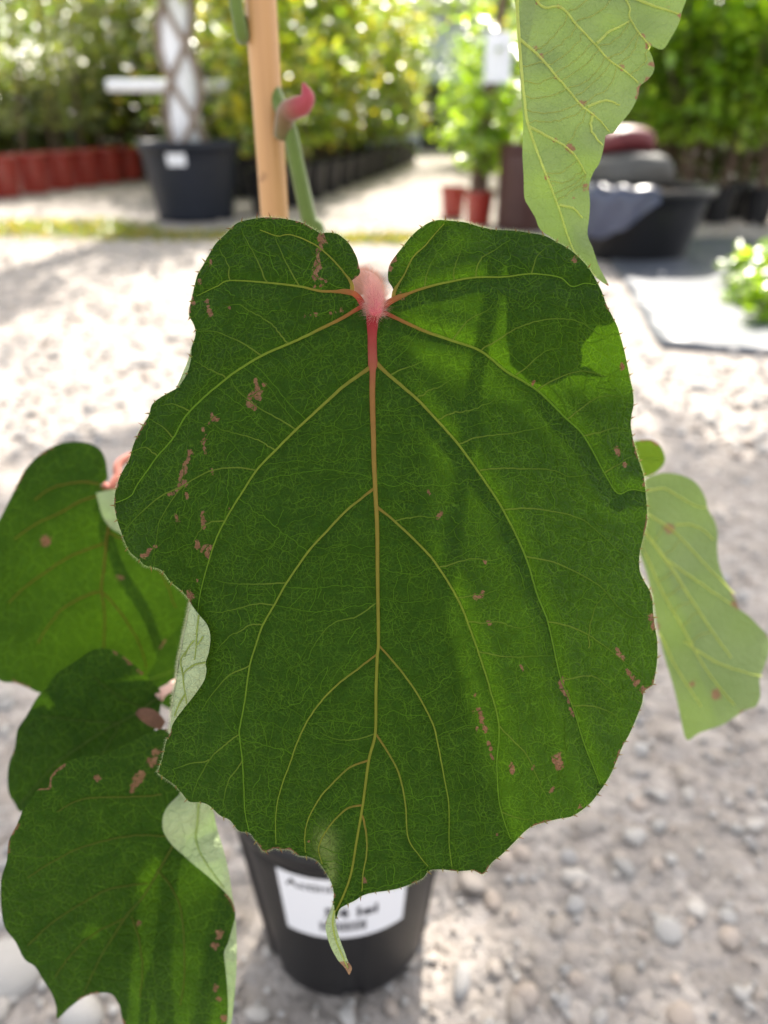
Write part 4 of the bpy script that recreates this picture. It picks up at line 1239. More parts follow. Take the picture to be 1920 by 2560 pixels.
tip, tp, tdp = flap('drip_tip', TL, TR, lambda x, y: depth_main(np.full_like(x, 832.), np.full_like(y, 2262.)) + 0.00002 * (y - 2262), 0.5, 30, 7, big,
                    blem=lambda q: np.clip((q[:, 1] - 2396) / 22, 0, 1) * 1.4)
tip['label'] = 'pale twisted drip tip with a withered brown point'
tml = [(836,2275),(832,2310),(840,2350),(856,2390),(870,2420)]
ribbon_set([(catmull(tml, 4.0), np.linspace(5, 2.5, len(catmull(tml, 4.0))), np.tile((0.32, 0.38, 0.10), (len(catmull(tml, 4.0)), 1)))], flap_depth(tp, tdp), 0.0002, big, 'midrib', M['vein'], 2, 0.6)
# strip of pale underside behind the upper left margin
BL_ = [(478,868),(470,900),(456,935),(444,962),(436,978)]
BR_ = [(490,850),(482,895),(472,934),(452,966),(438,980)]
flap('curled_margin', BL_, BR_, lambda x, y: depth_main(x, y) + 0.0006, 0.05, 14, 4, big)

# ---- stalk: pink and hairy, arching back to the stem
def smooth3(pts, k=12):
    p = np.asarray(pts, float); n = len(p); out = []
    for i in range(n - 1):
        a, b, c, e = p[max(i - 1, 0)], p[i], p[i + 1], p[min(i + 2, n - 1)]
        for j in range(k):
            t = j / k
            out.append(0.5 * (2 * b + (c - a) * t + (2 * a - 5 * b + 4 * c - e) * t * t + (3 * b - a - 3 * c + e) * t ** 3))
    out.append(p[-1]); return np.array(out)
STEM_PX = [(800,640),(775,560),(748,440),(722,320)]
def stem_at(px, yv=0.395):
    r = (px[0] - 960) / FPX; u = (1280 - px[1]) / FPX
    dr = FWD + r * RGT + u * UPV
    return CAM + dr * (yv / dr[1])
st_nodes = [np.array([-0.026, 0.40, 0.17]), np.array([-0.024, 0.40, 0.30]), np.array([-0.028, 0.398, 0.42]), stem_at((800, 640), 0.396)] + [stem_at(p, 0.394) for p in STEM_PX[1:]]
node = st_nodes[-1]
st_nodes += [stem_at((690, 240), 0.402), stem_at((655, 150), 0.408), stem_at((612, 60), 0.404), stem_at((585, -20), 0.396), np.array([-0.08, 0.39, 0.85]), np.array([-0.05, 0.40, 1.0]), np.array([-0.07, 0.41, 1.2]), np.array([-0.05, 0.40, 1.45])]
sp_ = smooth3(st_nodes, 10)
rad = np.interp(np.arange(len(sp_)), [0, 60, 90, len(sp_)], [0.0050, 0.0036, 0.0032, 0.0022])
sc_ = np.array([(0.085, 0.135, 0.02)]) * (1 + 0.15 * fbm(np.arange(len(sp_)) / 5.0, 0, 6))[:, None]
stem = tube('stem', sp_, rad, sc_, M['stem'], plant, 12)
ni = rb.integers(25, 100, 2600)
hn = rb.normal(size=(2600, 3)); hn /= np.linalg.norm(hn, axis=1, keepdims=True)
hairs('stem_hairs', sp_[ni] + (sp_[ni + 1] - sp_[ni]) * rb.uniform(0, 1, (2600, 1)) + hn * rad[ni][:, None] * 0.9, hn, rb.uniform(0.0006, 0.0018, 2600), 0.00003, (0.36, 0.22, 0.13), stem)

pet0 = P(936., 786., depth_main(np.array([936.]), np.array([786.]))[0] - 0.0002)
pet_pts = [pet0, P(938., 772., .2015), P(937., 742., .2035), P(928., 714., .209), P(912., 702., .219), P(895., 706., .240), P(860., 745., .300), st_nodes[3] + np.array([0.004, 0.0, -0.004])]
pp = smooth3(pet_pts, 12)
pr = np.interp(np.arange(len(pp)), [0, 8, 20, 40, len(pp)], [0.0016, 0.0021, 0.0026, 0.0030, 0.0032])
pc = np.stack([np.interp(np.arange(len(pp)), [0, 10, 30, 60, len(pp)], c) for c in ((0.45, 0.50, 0.55, 0.45, 0.25), (0.04, 0.10, 0.20, 0.20, 0.20), (0.07, 0.13, 0.17, 0.13, 0.06))], 1)
pet = tube('petiole', pp, pr, pc, M['stem'], big, 12)
pet['label'] = 'pink stalk covered in soft hairs'
ni = rb.integers(5, 66, 9000)
hn = rb.normal(size=(9000, 3)); hn /= np.linalg.norm(hn, axis=1, keepdims=True)
hairs('petiole_hairs', pp[ni] + (pp[ni + 1] - pp[ni]) * rb.uniform(0, 1, (9000, 1)) + hn * pr[ni][:, None] * 0.9, hn + np.array([0, 0, 0.4]), rb.uniform(0.0012, 0.0036, 9000), 0.000026, (0.70, 0.42, 0.38), pet)

# pink shoot bud at the node behind the stake
bdq = [node + np.array([-0.004, 0, -0.004]), stem_at((716, 285), .390), stem_at((735, 272), .386), stem_at((757, 262), .384), stem_at((768, 240), .383), stem_at((757, 206), .383)]
bq = smooth3(bdq, 8)
br = np.interp(np.arange(len(bq)), [0, 8, 16, 24, 32, len(bq) - 1], [0.0035, 0.0048, 0.0046, 0.0044, 0.0034, 0.0003])
bc = np.stack([np.interp(np.arange(len(bq)), [0, 12, 22, 40], c) for c in ((0.10, 0.17, 0.30, 0.33), (0.09, 0.08, 0.045, 0.035), (0.025, 0.04, 0.055, 0.06))], 1)
bud = tube('shoot_bud', bq, br, bc, M['stem'], plant, 12)
bud['label'] = 'curved crimson shoot bud'
ni = rb.integers(0, 28, 1200)
hn = rb.normal(size=(1200, 3)); hn /= np.linalg.norm(hn, axis=1, keepdims=True)
hairs('bud_hairs', bq[ni] + hn * br[ni][:, None] * 0.95, hn, rb.uniform(0.0008, 0.002, 1200), 0.00003, (0.36, 0.20, 0.13), bud)

# ---- the other leaves of the vine
def soft_leaf(outline, depth_fn, veins, top=True, sp=13.0, label=None, blem=None, vcol=(0.17, 0.27, 0.03), seed=1, width=6.0, uvoff=0.0, mat=None, ladders=()):
    o2 = catmull(outline, sp * 0.9, True)
    q, f = fill(o2, sp, seed)
    v = P(q[:, 0], q[:, 1], depth_fn(q[:, 0], q[:, 1]))
    f = orient(v, f, top)
    b = np.zeros(len(q))
    for bx, by, r_ in blem or []:
        b = np.maximum(b, np.exp(-((q[:, 0] - bx) ** 2 + (q[:, 1] - by) ** 2) / (r_ * 1.15) ** 2))
    em = mindist(q, o2)
    b = np.maximum(b, np.exp(-(em / 6.0) ** 2) * (fbm(q[:, 0] / 30, q[:, 1] / 30, seed + 30) > 0.5) * 0.7)
    uv = np.concatenate([q / 1000.0 + uvoff, np.zeros((len(q), 1))], 1)
    o = mesh_world('leaf', v, f, mat or M['leaf'], plant, attrs={'leaf_uv': uv, 'blem': b, 'pale': np.zeros(len(q))})
    if label: o['label'] = label
    rr = np.random.default_rng(seed)
    lines = []
    for i, vn in enumerate(veins):
        c = wob(catmull(vn, 8.0), 2.0, rr)
        w = np.linspace(width * (1.5 if i == 0 else 1.0), 2.5, len(c))
        if i == 0:
            ribbon_set([(c, w, np.tile(vcol, (len(c), 1)))], depth_fn, 0.0003, o, 'midrib', (M['vein'] if top else M['uvein']), 2, 0.6)
        else:
            lines.append((c, w, np.tile(vcol, (len(c), 1))))
    if lines:
        for ln in lines:
            ribbon_set([ln], depth_fn, 0.0003, o, 'vein', (M['vein'] if top else M['uvein']), 2, 0.6)
    if ladders:
        fine = []
        occ = [catmull(v_, 6.0) for v_ in veins]
        for A, B, stp in ladders:
            A_ = catmull(A, 6.0); B_ = catmull(B, 6.0)
            s = 8
            while s < len(A_) - 2:
                p = A_[s]; t = A_[s + 1] - A_[s - 1]; t = t / np.linalg.norm(t)
                df = B_ - p; L = np.linalg.norm(df, axis=1)
                j = int(np.argmin(L + 0.8 * np.abs(df @ t)))
                if 25 < L[j] < 330:
                    n = max(5, int(L[j] / 9)); u = np.linspace(0, 1, n)[:, None]
                    nd = np.array([-df[j][1], df[j][0]]) / L[j]
                    c = wob(p + df[j] * u + nd * np.sin(u * math.pi) * 0.1 * L[j], 6.0, rr)
                    if inside(o2, c[1:-1]).all() and not (mindist(c[2:-2] if len(c) > 6 else c[1:-1], np.concatenate(occ)) < 9).any():
                        occ.append(c)
                        fine.append((c, np.full(len(c), 2.4), np.tile(np.array(vcol) * 0.8, (len(c), 1))))
                s += max(2, int(stp * rr.uniform(0.7, 1.3) / 6))
        if fine:
            ribbon_set(fine, depth_fn, 0.0002, o, 'vein_network', (M['vein'] if top else M['uvein']), 1, 0.5, kind='stuff')
    return o

# D: hangs from above on the right, underside to the camera
OD = [(1287,0),(1290,42),(1294,105),(1300,190),(1304,253),(1308,316),(1306,380),(1309,443),(1311,494),(1321,515),(1338,544),(1351,574),(1389,603),(1431,645),(1473,679),(1498,700),(1522,715),(1511,692),(1496,662),(1482,620),(1469,586),(1473,544),(1475,506),(1473,464),(1484,430),(1498,409),(1509,371),(1515,338),(1532,333),(1549,312),(1579,274),(1595,240),(1600,215),(1621,198),(1636,173),(1631,143),(1619,112),(1655,124),(1676,97),(1697,59),(1705,29),(1716,0),(1745,-80),(1745,-200),(1690,-320),(1600,-390),(1500,-420),(1440,-400),(1400,-350),(1350,-380),(1310,-330),(1285,-220),(1278,-110)]
def c3(pts, x0, y0, s): return [(x0 + a / s, y0 + b / s) for a, b in pts]
VD = [[(1395,-350),(1330,-220),(1296,-90)] + c3([(170,0),(180,200),(200,450),(215,600),(235,740),(300,930),(360,1080),(420,1240),(470,1390),(530,1520),(640,1640)], 1220, 0, 2.37),
      c3([(185,230),(300,330),(410,460),(540,610),(640,690),(720,780)], 1220, 0, 2.37), [(1300,-120)] + c3([(300,25),(430,45),(530,150),(640,270),(720,360),(810,420),(890,490)], 1220, 0, 2.37),
      c3([(235,745),(400,830),(500,900),(580,1030)], 1220, 0, 2.37), [(1340,-240),(1460,-150)] + c3([(820,0),(840,100),(900,200),(960,270)], 1220, 0, 2.37), c3([(850,-20),(950,20),(1060,55),(1130,80)], 1220, 0, 2.37),
      c3([(585,635),(650,605),(720,595),(780,620)], 1220, 0, 2.37), c3([(620,690),(610,750),(640,820),(680,860)], 1220, 0, 2.37), c3([(420,1215),(500,1235),(560,1290)], 1220, 0, 2.37), c3([(640,260),(720,190),(830,130)], 1220, 0, 2.37)]
def dD(x, y):
    mxx = np.interp(y, [0, 316, 400, 520, 700], [1290, 1318, 1350, 1395, 1500])
    return 0.217 + 0.00003 * (np.abs(np.asarray(x) - mxx)) + 0.00003 * np.clip(np.asarray(y, float), -400, 800) * 0.4 + 0.0022 * fbm(np.asarray(x) / 80., np.asarray(y) / 80., 12) + 0.0006 * fbm(np.asarray(x) / 18., np.asarray(y) / 18., 14, 1)
BD = [(1337,122,7),(1353,142,8),(1389,190,7),(1452,260,8),(1460,255,6),(1483,290,6),(1520,147,6),(1554,170,7),(1500,185,5),(1425,370,11),(1432,376,8),(1390,350,5),(1464,470,9),(1366,445,6),(1376,462,6),(1432,498,5),(1345,10,6),(1400,17,5),(1604,89,6),(1620,112,8),(1632,160,9),(1618,200,8),(1600,225,8),(1556,22,5),(1669,20,6),(1522,714,8),(1700,40,7),(1447,530,4)]
LD = [(VD[1], VD[2], 34), (VD[0][3:], VD[1], 34), (VD[3], VD[1], 30), (VD[0][8:], VD[3], 30), (VD[2], VD[4], 34)]
leafD = soft_leaf(OD, dD, VD, False, 12.0, 'hanging leaf seen from its pale green underside with brown spots and a long tip', BD, (0.52, 0.56, 0.22), 4, 6.0, 3.0, ladders=LD, mat=M['leaf_thin'])
tube('petiole', smooth3([P(1397., -352., .217), P(1380., -420., .23), P(1200., -520., .33), np.array([-0.052, 0.40, 1.0])], 10), 0.0024, (0.40, 0.16, 0.10), M['stem'], leafD, 8)

# E: right, underside, sun shining through
OE = [(1590,1230),(1616,1197),(1654,1183),(1692,1185),(1722,1195),(1745,1212),(1764,1246),(1770,1273),(1787,1303),(1794,1333),(1793,1364),(1796,1402),(1806,1436),(1825,1474),(1840,1500),(1847,1521),(1870,1538),(1897,1565),(1920,1591),(1924,1622),(1912,1664),(1899,1698),(1901,1740),(1889,1766),(1866,1774),(1836,1793),(1806,1812),(1775,1823),(1745,1834),(1722,1850),(1711,1838),(1699,1781),(1684,1717),(1661,1641),(1642,1561),(1623,1459),(1606,1402),(1580,1330)]
VE = [c3([(100,560),(200,720),(330,890),(450,1080),(600,1310),(760,1540)], 1540, 1060, 2.634), c3([(150,560),(210,590),(390,720),(560,900),(680,1020),(780,1120)], 1540, 1060, 2.634), c3([(190,850),(300,1100),(430,1330),(560,1560),(640,1680),(780,1850)], 1540, 1060, 2.634),
      c3([(200,440),(320,430),(420,480),(520,540),(590,550)], 1540, 1060, 2.634), c3([(390,665),(480,660),(570,690),(640,760)], 1540, 1060, 2.634), c3([(280,1370),(400,1600),(480,1730),(560,1860)], 1540, 1060, 2.634), c3([(330,890),(480,1000),(620,1090),(760,1190)], 1540, 1060, 2.634), c3([(450,1430),(650,1560),(860,1640),(960,1660)], 1540, 1060, 2.634)]
def dE(x, y):
    x = np.asarray(x, float); y = np.asarray(y, float)
    return 0.335 + 0.00006 * np.abs(x - np.interp(y, [1200, 1800], [1600, 1790])) - 0.00002 * (y - 1200) + 0.002 * fbm(x / 90., y / 90., 15) + 0.0006 * fbm(x / 22., y / 22., 16, 1)
leafE = soft_leaf(OE, dE, VE, False, 13.0, 'sunlit pale green leaf seen from below, broad jagged lower edge', [(1675,1322,12),(1665,1318,9),(1842,1512,12),(1793,1738,11),(1785,1728,9),(1732,1708,8),(1710,1440,5)], (0.52, 0.56, 0.22), 6, 5.0, 5.0, mat=M['leaf_thin'], ladders=[(VE[0], VE[2], 45), (VE[1], VE[0], 45)])
tube('petiole', smooth3([P(1592., 1300., .336), P(1500., 1250., .35), P(1250., 1180., .40), np.array([-0.026, 0.40, 0.40])], 10), 0.0022, (0.40, 0.14, 0.09), M['stem'], leafE, 8)
# F: small leaf above it
OF = [(1560,1120),(1575,1106),(1589,1102),(1623,1098),(1646,1109),(1658,1128),(1663,1151),(1652,1170),(1631,1187),(1608,1195),(1580,1198),(1550,1190),(1540,1150)]
leafF = soft_leaf(OF, lambda x, y: 0.32 + 0.00012 * (np.asarray(y, float) - 1100), [[(1545,1150),(1590,1150),(1655,1150)]], True, 13.0, 'small bright green leaf lobe beyond the right rim of the large leaf', None, (0.17, 0.27, 0.03), 8, 4.0, 6.0, mat=M['leaf_thin'])
tube('petiole', smooth3([P(1552., 1150., .325), P(1400., 1120., .35), np.array([-0.026, 0.40, 0.46])], 10), 0.0018, (0.35, 0.16, 0.09), M['stem'], leafF, 8)

# A: left, upper face, glowing
OA = [(269,1199),(267,1170),(264,1149),(253,1127),(231,1111),(202,1105),(163,1106),(137,1114),(105,1131),(72,1163),(54,1188),(36,1225),(18,1261),(0,1297),(-29,1351),(-54,1442),(-50,1550),(-29,1659),(0,1702),(36,1707),(72,1720),(96,1731),(150,1738),(240,1735),(320,1720),(365,1691),(390,1650),(410,1610),(450,1560),(490,1490),(500,1400),(480,1310),(420,1270),(350,1240),(300,1226),(262,1220),(252,1212)]
VA = [[(255,1214),(275,1290),(268,1340),(262,1420),(254,1475),(262,1530),(260,1610),(255,1700)], c3([(690,360),(560,345),(430,360),(330,400),(240,470)], 0, 1080, 2.765), c3([(690,440),(560,480),(420,560),(250,640),(100,740)], 0, 1080, 2.765), c3([(720,770),(560,830),(420,900),(300,980),(200,1050),(60,1180)], 0, 1080, 2.765), c3([(690,1100),(560,1150),(430,1230),(340,1330),(260,1460)], 0, 1080, 2.765), [(268,1330),(330,1360),(400,1430),(440,1520)], [(256,1480),(300,1530),(350,1610),(365,1670)]]
def dA(x, y):
    x = np.asarray(x, float); y = np.asarray(y, float)
    mx = np.interp(y, [1200, 1300, 1475, 1700], [255, 275, 255, 255])
    return 0.330 - 0.00004 * np.abs(x - mx) + 0.00009 * softp(1210 - y, 30) + 0.00003 * (y - 1300) + 0.0018 * fbm(x / 110., y / 110., 22) + 0.0006 * fbm(x / 30., y / 30., 23, 1)
leafA = soft_leaf(OA, dA, VA, True, 14.0, 'glowing mid-green leaf with an orange midrib left of the large leaf', [(115,1352,14),(300,1445,8)], (0.15, 0.12, 0.02), 9, 4.5, 7.0)
flap('folded_lobe', [(240,1232),(246,1256),(256,1290),(275,1318),(310,1340),(330,1372)], [(290,1222),(330,1240),(352,1270),(362,1310),(356,1345),(335,1372)], lambda x, y: dA(x, y) - 0.006, 0.3, 16, 6, leafA)
tube('petiole', smooth3([P(256., 1213., .331), P(275., 1222., .332), P(292., 1196., .335), P(330., 1140., .345), P(600., 1080., .38), np.array([-0.026, 0.40, 0.43])], 10), 0.0021, (0.42, 0.13, 0.09), M['stem'], leafA, 8)

# A2: dark leaf behind
OA2 = [(330,1560),(400,1520),(480,1530),(560,1600),(580,1700),(540,1780),(470,1790),(400,1760),(350,1720),(310,1640)]
leafA2 = soft_leaf(OA2, lambda x, y: 0.40 + 0.00004 * (np.asarray(x, float) - 400), [[(560,1610),(480,1660),(370,1700)]], True, 16.0, 'shaded leaf tucked behind the curled margin', None, (0.15, 0.24, 0.03), 10, 5.0, 8.0)
tube('petiole', smooth3([P(562., 1610., .405), P(700., 1560., .41), np.array([-0.025, 0.40, 0.34])], 8), 0.0018, (0.35, 0.16, 0.09), M['stem'], leafA2, 8)

# B: dark shaded leaf lower left
OB = [(256,1620),(226,1628),(191,1652),(143,1682),(117,1717),(93,1743),(65,1791),(43,1826),(37,1869),(24,1904),(19,1938),(22,1982),(39,2012),(52,2030),(90,2015),(130,1990),(217,1969),(347,1904),(390,1817),(403,1739),(382,1706),(338,1665),(295,1632)]
VB = [[(395,1745),(330,1790),(240,1840),(140,1910),(50,2010)], [(360,1770),(300,1740),(230,1690)], [(300,1806),(200,1800),(100,1790)], [(300,1810),(260,1880),(220,1950)]]
def dB(x, y):
    x = np.asarray(x, float); y = np.asarray(y, float)
    s = (y - 1745) + (x - 395) * 0.72
    return 0.305 - 0.00005 * np.abs(s) + 0.00006 * (y - 1700) * 0.5 + 0.0016 * fbm(x / 90., y / 90., 32)
leafB = soft_leaf(OB, dB, VB, True, 14.0, 'dull shaded leaf between the glowing leaf and the lowest leaf', None, (0.06, 0.10, 0.02), 11, 4.0, 9.0)
tube('petiole', smooth3([P(396., 1745., .305), P(420., 1722., .315), P(520., 1690., .38), np.array([-0.026, 0.40, 0.29])], 8), 0.0022, (0.50, 0.30, 0.26), M['stem'], leafB, 8)
# dried bract beside it
def bract():
    pts = catmull([(338,1785),(356,1804),(380,1818),(402,1826)], 6.0); top_ = catmull([(346,1772),(372,1770),(396,1782),(414,1804)], 6.0)
    o, _, _ = flap('dried_bract', [tuple(p) for p in top_], [tuple(p) for p in pts], lambda x, y: np.full(np.shape(x), .29), 0.3, 12, 6, plant, mat=M['dry'])
    o['label'] = 'curled brown dried bract'
M['dry'] = simple('dried_leaf', (0.15, 0.075, 0.05), 0.8, 0.2, 0.7, 160.0, 0.4)
bract()

# C: lowest leaf, rolled right side
OC = [(416,1823),(373,1832),(338,1849),(299,1869),(256,1888),(217,1888),(178,1901),(147,1919),(126,1943),(121,1969),(95,1973),(78,1999),(56,2029),(43,2060),(22,2103),(17,2151),(4,2194),(2,2238),(6,2294),(15,2324),(39,2355),(61,2398),(87,2416),(108,2450),(130,2485),(141,2520),(143,2547),(173,2520),(208,2494),(243,2483),(278,2485),(299,2515),(308,2560),(330,2620),(420,2690),(500,2680),(560,2600),(568,2554),(570,2511),(568,2468),(564,2424),(560,2381),(568,2363),(577,2333),(588,2295),(586,2268),(573,2242),(534,2203),(477,2155),(434,2116),(412,2086),(406,2055),(416,2021),(451,1984),(490,1950),(500,1900),(470,1845)]
VC = [[(470,1990),(440,2070),(432,2114),(395,2180),(356,2242),(312,2294),(260,2380),(210,2480)], c3([(930,890),(780,905),(560,910),(430,930),(330,990)], 0, 1600, 2.305), c3([(960,1130),(760,1130),(520,1180),(330,1260),(160,1370)], 0, 1600, 2.305), c3([(850,1400),(650,1430),(460,1520),(290,1640),(160,1760)], 0, 1600, 2.305), c3([(740,1590),(560,1680),(420,1800),(320,1940)], 0, 1600, 2.305), c3([(900,1320),(980,1420),(1040,1560),(1060,1750),(1060,1950),(1040,2100)], 0, 1600, 2.305), c3([(760,1590),(800,1720),(820,1880),(810,2060)], 0, 1600, 2.305)]
def dC(x, y):
    x = np.asarray(x, float); y = np.asarray(y, float)
    mx = np.interp(y, [1990, 2114, 2242, 2380, 2480, 2560], [470, 432, 356, 260, 210, 180])
    return 0.268 - 0.00007 * np.abs(x - mx) + 0.00012 * softp(x - 520, 25) + 0.00006 * softp(1960 - y, 30) + 0.00003 * (y - 2100) + 0.0016 * fbm(x / 100., y / 100., 42) + 0.0005 * fbm(x / 26., y / 26., 43, 1)
leafC = soft_leaf(OC, dC, VC, True, 13.0, 'lowest dark green leaf with its pale side rolled over, in front of the black pot', [(244,1945,9),(352,1938,12),(340,1955,11),(330,1975,8),(390,1880,10),(380,1905,12),(548,2335,10),(538,2365,10),(347,2310,7),(540,2470,9),(548,2500,7),(560,2545,10)], (0.09, 0.11, 0.018), 12, 3.6, 11.0)
rs_, rp_, rd_ = flap('rolled_side', [(453,1983),(416,2021),(406,2055),(412,2086),(434,2116),(477,2155),(534,2203),(573,2242),(586,2268)], [(456,1985),(500,2003),(529,2016),(543,2073),(560,2129),(573,2186),(582,2246),(587,2270)], lambda x, y: dC(x, y) - 0.0003, 0.32, 36, 9, leafC)
rs_['label'] = 'pale underside of the rolled leaf side'
ribbon_set([(catmull([(497,2003),(493,2060),(490,2100),(510,2150),(560,2220)], 5.0), np.linspace(6, 3, len(catmull([(497,2003),(493,2060),(490,2100),(510,2150),(560,2220)], 5.0))), np.tile((0.30, 0.38, 0.13), (len(catmull([(497,2003),(493,2060),(490,2100),(510,2150),(560,2220)], 5.0)), 1)))], flap_depth(rp_, rd_), 0.0002, leafC, 'vein', M['vein'], 2, 0.6)
flap('rolled_side', [(588,2295),(577,2333),(568,2363),(560,2381),(564,2424),(568,2468),(570,2511),(568,2554),(560,2600)], [(589,2297),(591,2330),(592,2381),(590,2446),(584,2511),(578,2560),(566,2602)], lambda x, y: dC(x, y) - 0.0003, 0.3, 24, 6, leafC)
tube('petiole', smooth3([P(470., 1992., .27), P(480., 1960., .285), P(540., 1900., .32), np.array([-0.026, 0.40, 0.26])], 8), 0.0022, (0.40, 0.18, 0.12), M['stem'], leafC, 8)

# leaves higher on the vine (above the picture): they shade the big leaf
def heart(size, n=44):
    pts = []
    for i in range(n):
        a = 2 * math.pi * i / n
        r = 1.0 - 0.28 * math.exp(-((a - math.pi / 2) / 0.28) ** 2) + 0.02 * math.sin(9 * a)
        x = r * math.cos(a) * 0.52; y = r * math.sin(a) * 0.55
        pts.append((x * size, y * size))
    return np.array(pts)
def upper_leaf(base, tipdir, nrm, size, seed, stem_pt):
    o2 = heart(size)
    q, f = fill(o2, size * 0.07, seed)
    u = np.array(tipdir, float); u /= np.linalg.norm(u)
    nv = np.array(nrm, float); nv -= u * nv.dot(u); nv /= np.linalg.norm(nv)
    s = np.cross(u, nv)
    L = (-q[:, 1] + size * 0.42)
    w = -0.25 * np.abs(q[:, 0]) ** 1.5 / size ** 0.5 - 0.18 * L ** 2 / size + size * 0.02 * fbm(q[:, 0] / size * 7, q[:, 1] / size * 7, seed)
    v = np.array(base) + q[:, :1] * s + L[:, None] * u + w[:, None] * nv
    nn = np.cross(v[f[:, 1]] - v[f[:, 0]], v[f[:, 2]] - v[f[:, 0]]).sum(0)
    if nn.dot(nv) < 0: f = f[:, ::-1].copy()
    uv = np.concatenate([q / size * 1.1 + seed, np.zeros((len(q), 1))], 1)
    o = mesh_world('leaf', v, f, M['leaf'], plant, attrs={'leaf_uv': uv, 'blem': np.zeros(len(q)), 'pale': np.zeros(len(q))})
    mid = (np.array(base) + np.array(stem_pt)) / 2 + np.array([0, 0, 0.02])
    tube('petiole', smooth3([np.array(base), mid, np.array(stem_pt)], 6), 0.002, (0.40, 0.14, 0.09), M['stem'], o, 6)
    return o
UPL = [((-0.17,0.45,0.95),(-0.7,0.1,-0.4),(0,-0.2,1),0.16,0.93), ((-0.10,0.32,1.08),(-0.3,-0.8,-0.4),(0,-0.3,1),0.15,1.05), ((0.02,0.60,1.25),(0.1,0.6,-0.4),(0.2,0.3,1),0.14,1.2), ((-0.15,0.48,1.20),(-0.6,0.4,-0.4),(-0.2,0.2,1),0.15,1.15), ((-0.06,0.44,1.45),(-0.3,0.3,0.2),(-0.2,-0.4,1),0.11,1.4)]
for i, (b_, t_, n_, s_, z_) in enumerate(UPL):
    k = int(np.argmin(np.abs(sp_[:, 2] - z_)))
    upper_leaf(b_, t_, n_, s_, 50 + i, sp_[k])

# added leaf out of frame, outlined to cast the shadow across the big leaf
SHP = catmull([(640,640),(800,700),(925,840),(1010,1020),(1075,1210),(1165,1500),(1250,1750),(1320,2000),(1250,2200),(1050,2330),(820,2300),(600,2180),(440,1960),(360,1700),(330,1400),(370,1100),(450,850),(520,700)], 40.0, True)
sq, sf_ = fill(SHP, 36.0, 5)
sv_ = P(sq[:, 0], sq[:, 1], 0.2 + 0.00002 * (sq[:, 1] - 1200)) + np.array(SUN_DIR) * (0.43 + 0.006 * fbm(sq[:, 0] / 300, sq[:, 1] / 300, 8))[:, None]
nn_ = np.cross(sv_[sf_[:, 1]] - sv_[sf_[:, 0]], sv_[sf_[:, 2]] - sv_[sf_[:, 0]]).sum(0)
if nn_.dot(np.array(SUN_DIR)) < 0: sf_ = sf_[:, ::-1].copy()
shade_leaf = mesh_world('leaf', sv_, sf_, M['leaf'], plant, attrs={'leaf_uv': np.concatenate([sq / 1000 + 13, np.zeros((len(sq), 1))], 1), 'blem': np.zeros(len(sq)), 'pale': np.zeros(len(sq))})
k_ = int(np.argmin(np.abs(sp_[:, 2] - 0.86))); top_ = sv_[int(np.argmax(sv_[:, 2]))]
tube('petiole', smooth3([top_, (top_ + sp_[k_]) / 2 + np.array([0, 0, 0.015]), sp_[k_]], 6), 0.002, (0.40, 0.14, 0.09), M['stem'], shade_leaf, 6)
for i, (b_, t_, n_, s_, z_) in enumerate([((-0.03,0.56,0.93),(-0.2,0.3,-0.6),(0.1,0.6,0.8),0.17,0.84), ((-0.13,0.52,0.92),(-0.5,0.1,-0.6),(0.0,0.6,0.8),0.16,0.8)]):  # two more added leaves, placed to shade the lower left leaves
    upper_leaf(b_, t_, n_, s_, 70 + i, sp_[int(np.argmin(np.abs(sp_[:, 2] - z_)))])

# ---- bamboo stake
stk = empty('bamboo_stake', (-0.056, 0.405, 0.02), 'upright tan bamboo stake supporting the kiwi vine', 'stake')
def stake_mesh(z0, z1, r):
    zs = [z0]; rs = [r]
    z = z0
    while z < z1:
        z += 0.02; zs.append(z); rs.append(r * (1 + 0.02 * math.sin(z * 40)))
    return zs, rs
zs, rs_k = stake_mesh(0.03, 0.80, 0.0072)
tube('cane', [(-0.056, 0.405, z) for z in zs], rs_k, None, M['bamboo'], stk, 20)
for z in (0.36, 0.745):
    tube('cane_node', [(-0.056, 0.405, z - 0.004), (-0.056, 0.405, z - 0.0015), (-0.056, 0.405, z + 0.0015), (-0.056, 0.405, z + 0.004)], [0.0073, 0.0081, 0.0081, 0.0073], None, M['bamboo'], stk, 20)
tube('cane', [(-0.056, 0.405, 0.8), (-0.058, 0.405, 1.1), (-0.060, 0.405, 1.5)], 0.0071, None, M['bamboo'], stk, 20)

# ---- black nursery pot with its price label
M['blackpot'] = simple('black_plastic', (0.008, 0.008, 0.0095), 0.45, 0.35, 0.25, 40.0, 0.12, bscale=600)
M['soil'] = simple('potting_soil', (0.035, 0.025, 0.02), 0.95, 0.2, 0.6, 220.0, 0.9)
M['label'] = simple('label_paper', (0.72, 0.73, 0.78), 0.5, 0.3, 0.03, 20.0)
M['ink'] = simple('label_ink', (0.05, 0.05, 0.06), 0.6, 0.2, 0.1, 50.0)
def lathe(profile, n=64, mod=None):
    V_, F_ = [], []
    for i, (r_, z) in enumerate(profile):
        for k in range(n):
            a = 2 * math.pi * k / n
            rr = r_ + (mod(a, z) if mod else 0.0)
            V_.append((rr * math.cos(a), rr * math.sin(a), z))
    for i in range(len(profile) - 1):
        for k in range(n):
            F_.append((i * n + k, i * n + (k + 1) % n, (i + 1) * n + (k + 1) % n, (i + 1) * n + k))
    F_.append(tuple(range(n))[::-1])
    return np.array(V_), F_
kp = empty('plant_pot', POT_C, 'black plastic nursery pot with a white price label, holding the kiwi vine', 'pot')
RB, RT, HP = 0.066, 0.084, 0.195
def pot_r(z): return RB + (RT - RB) * z / HP
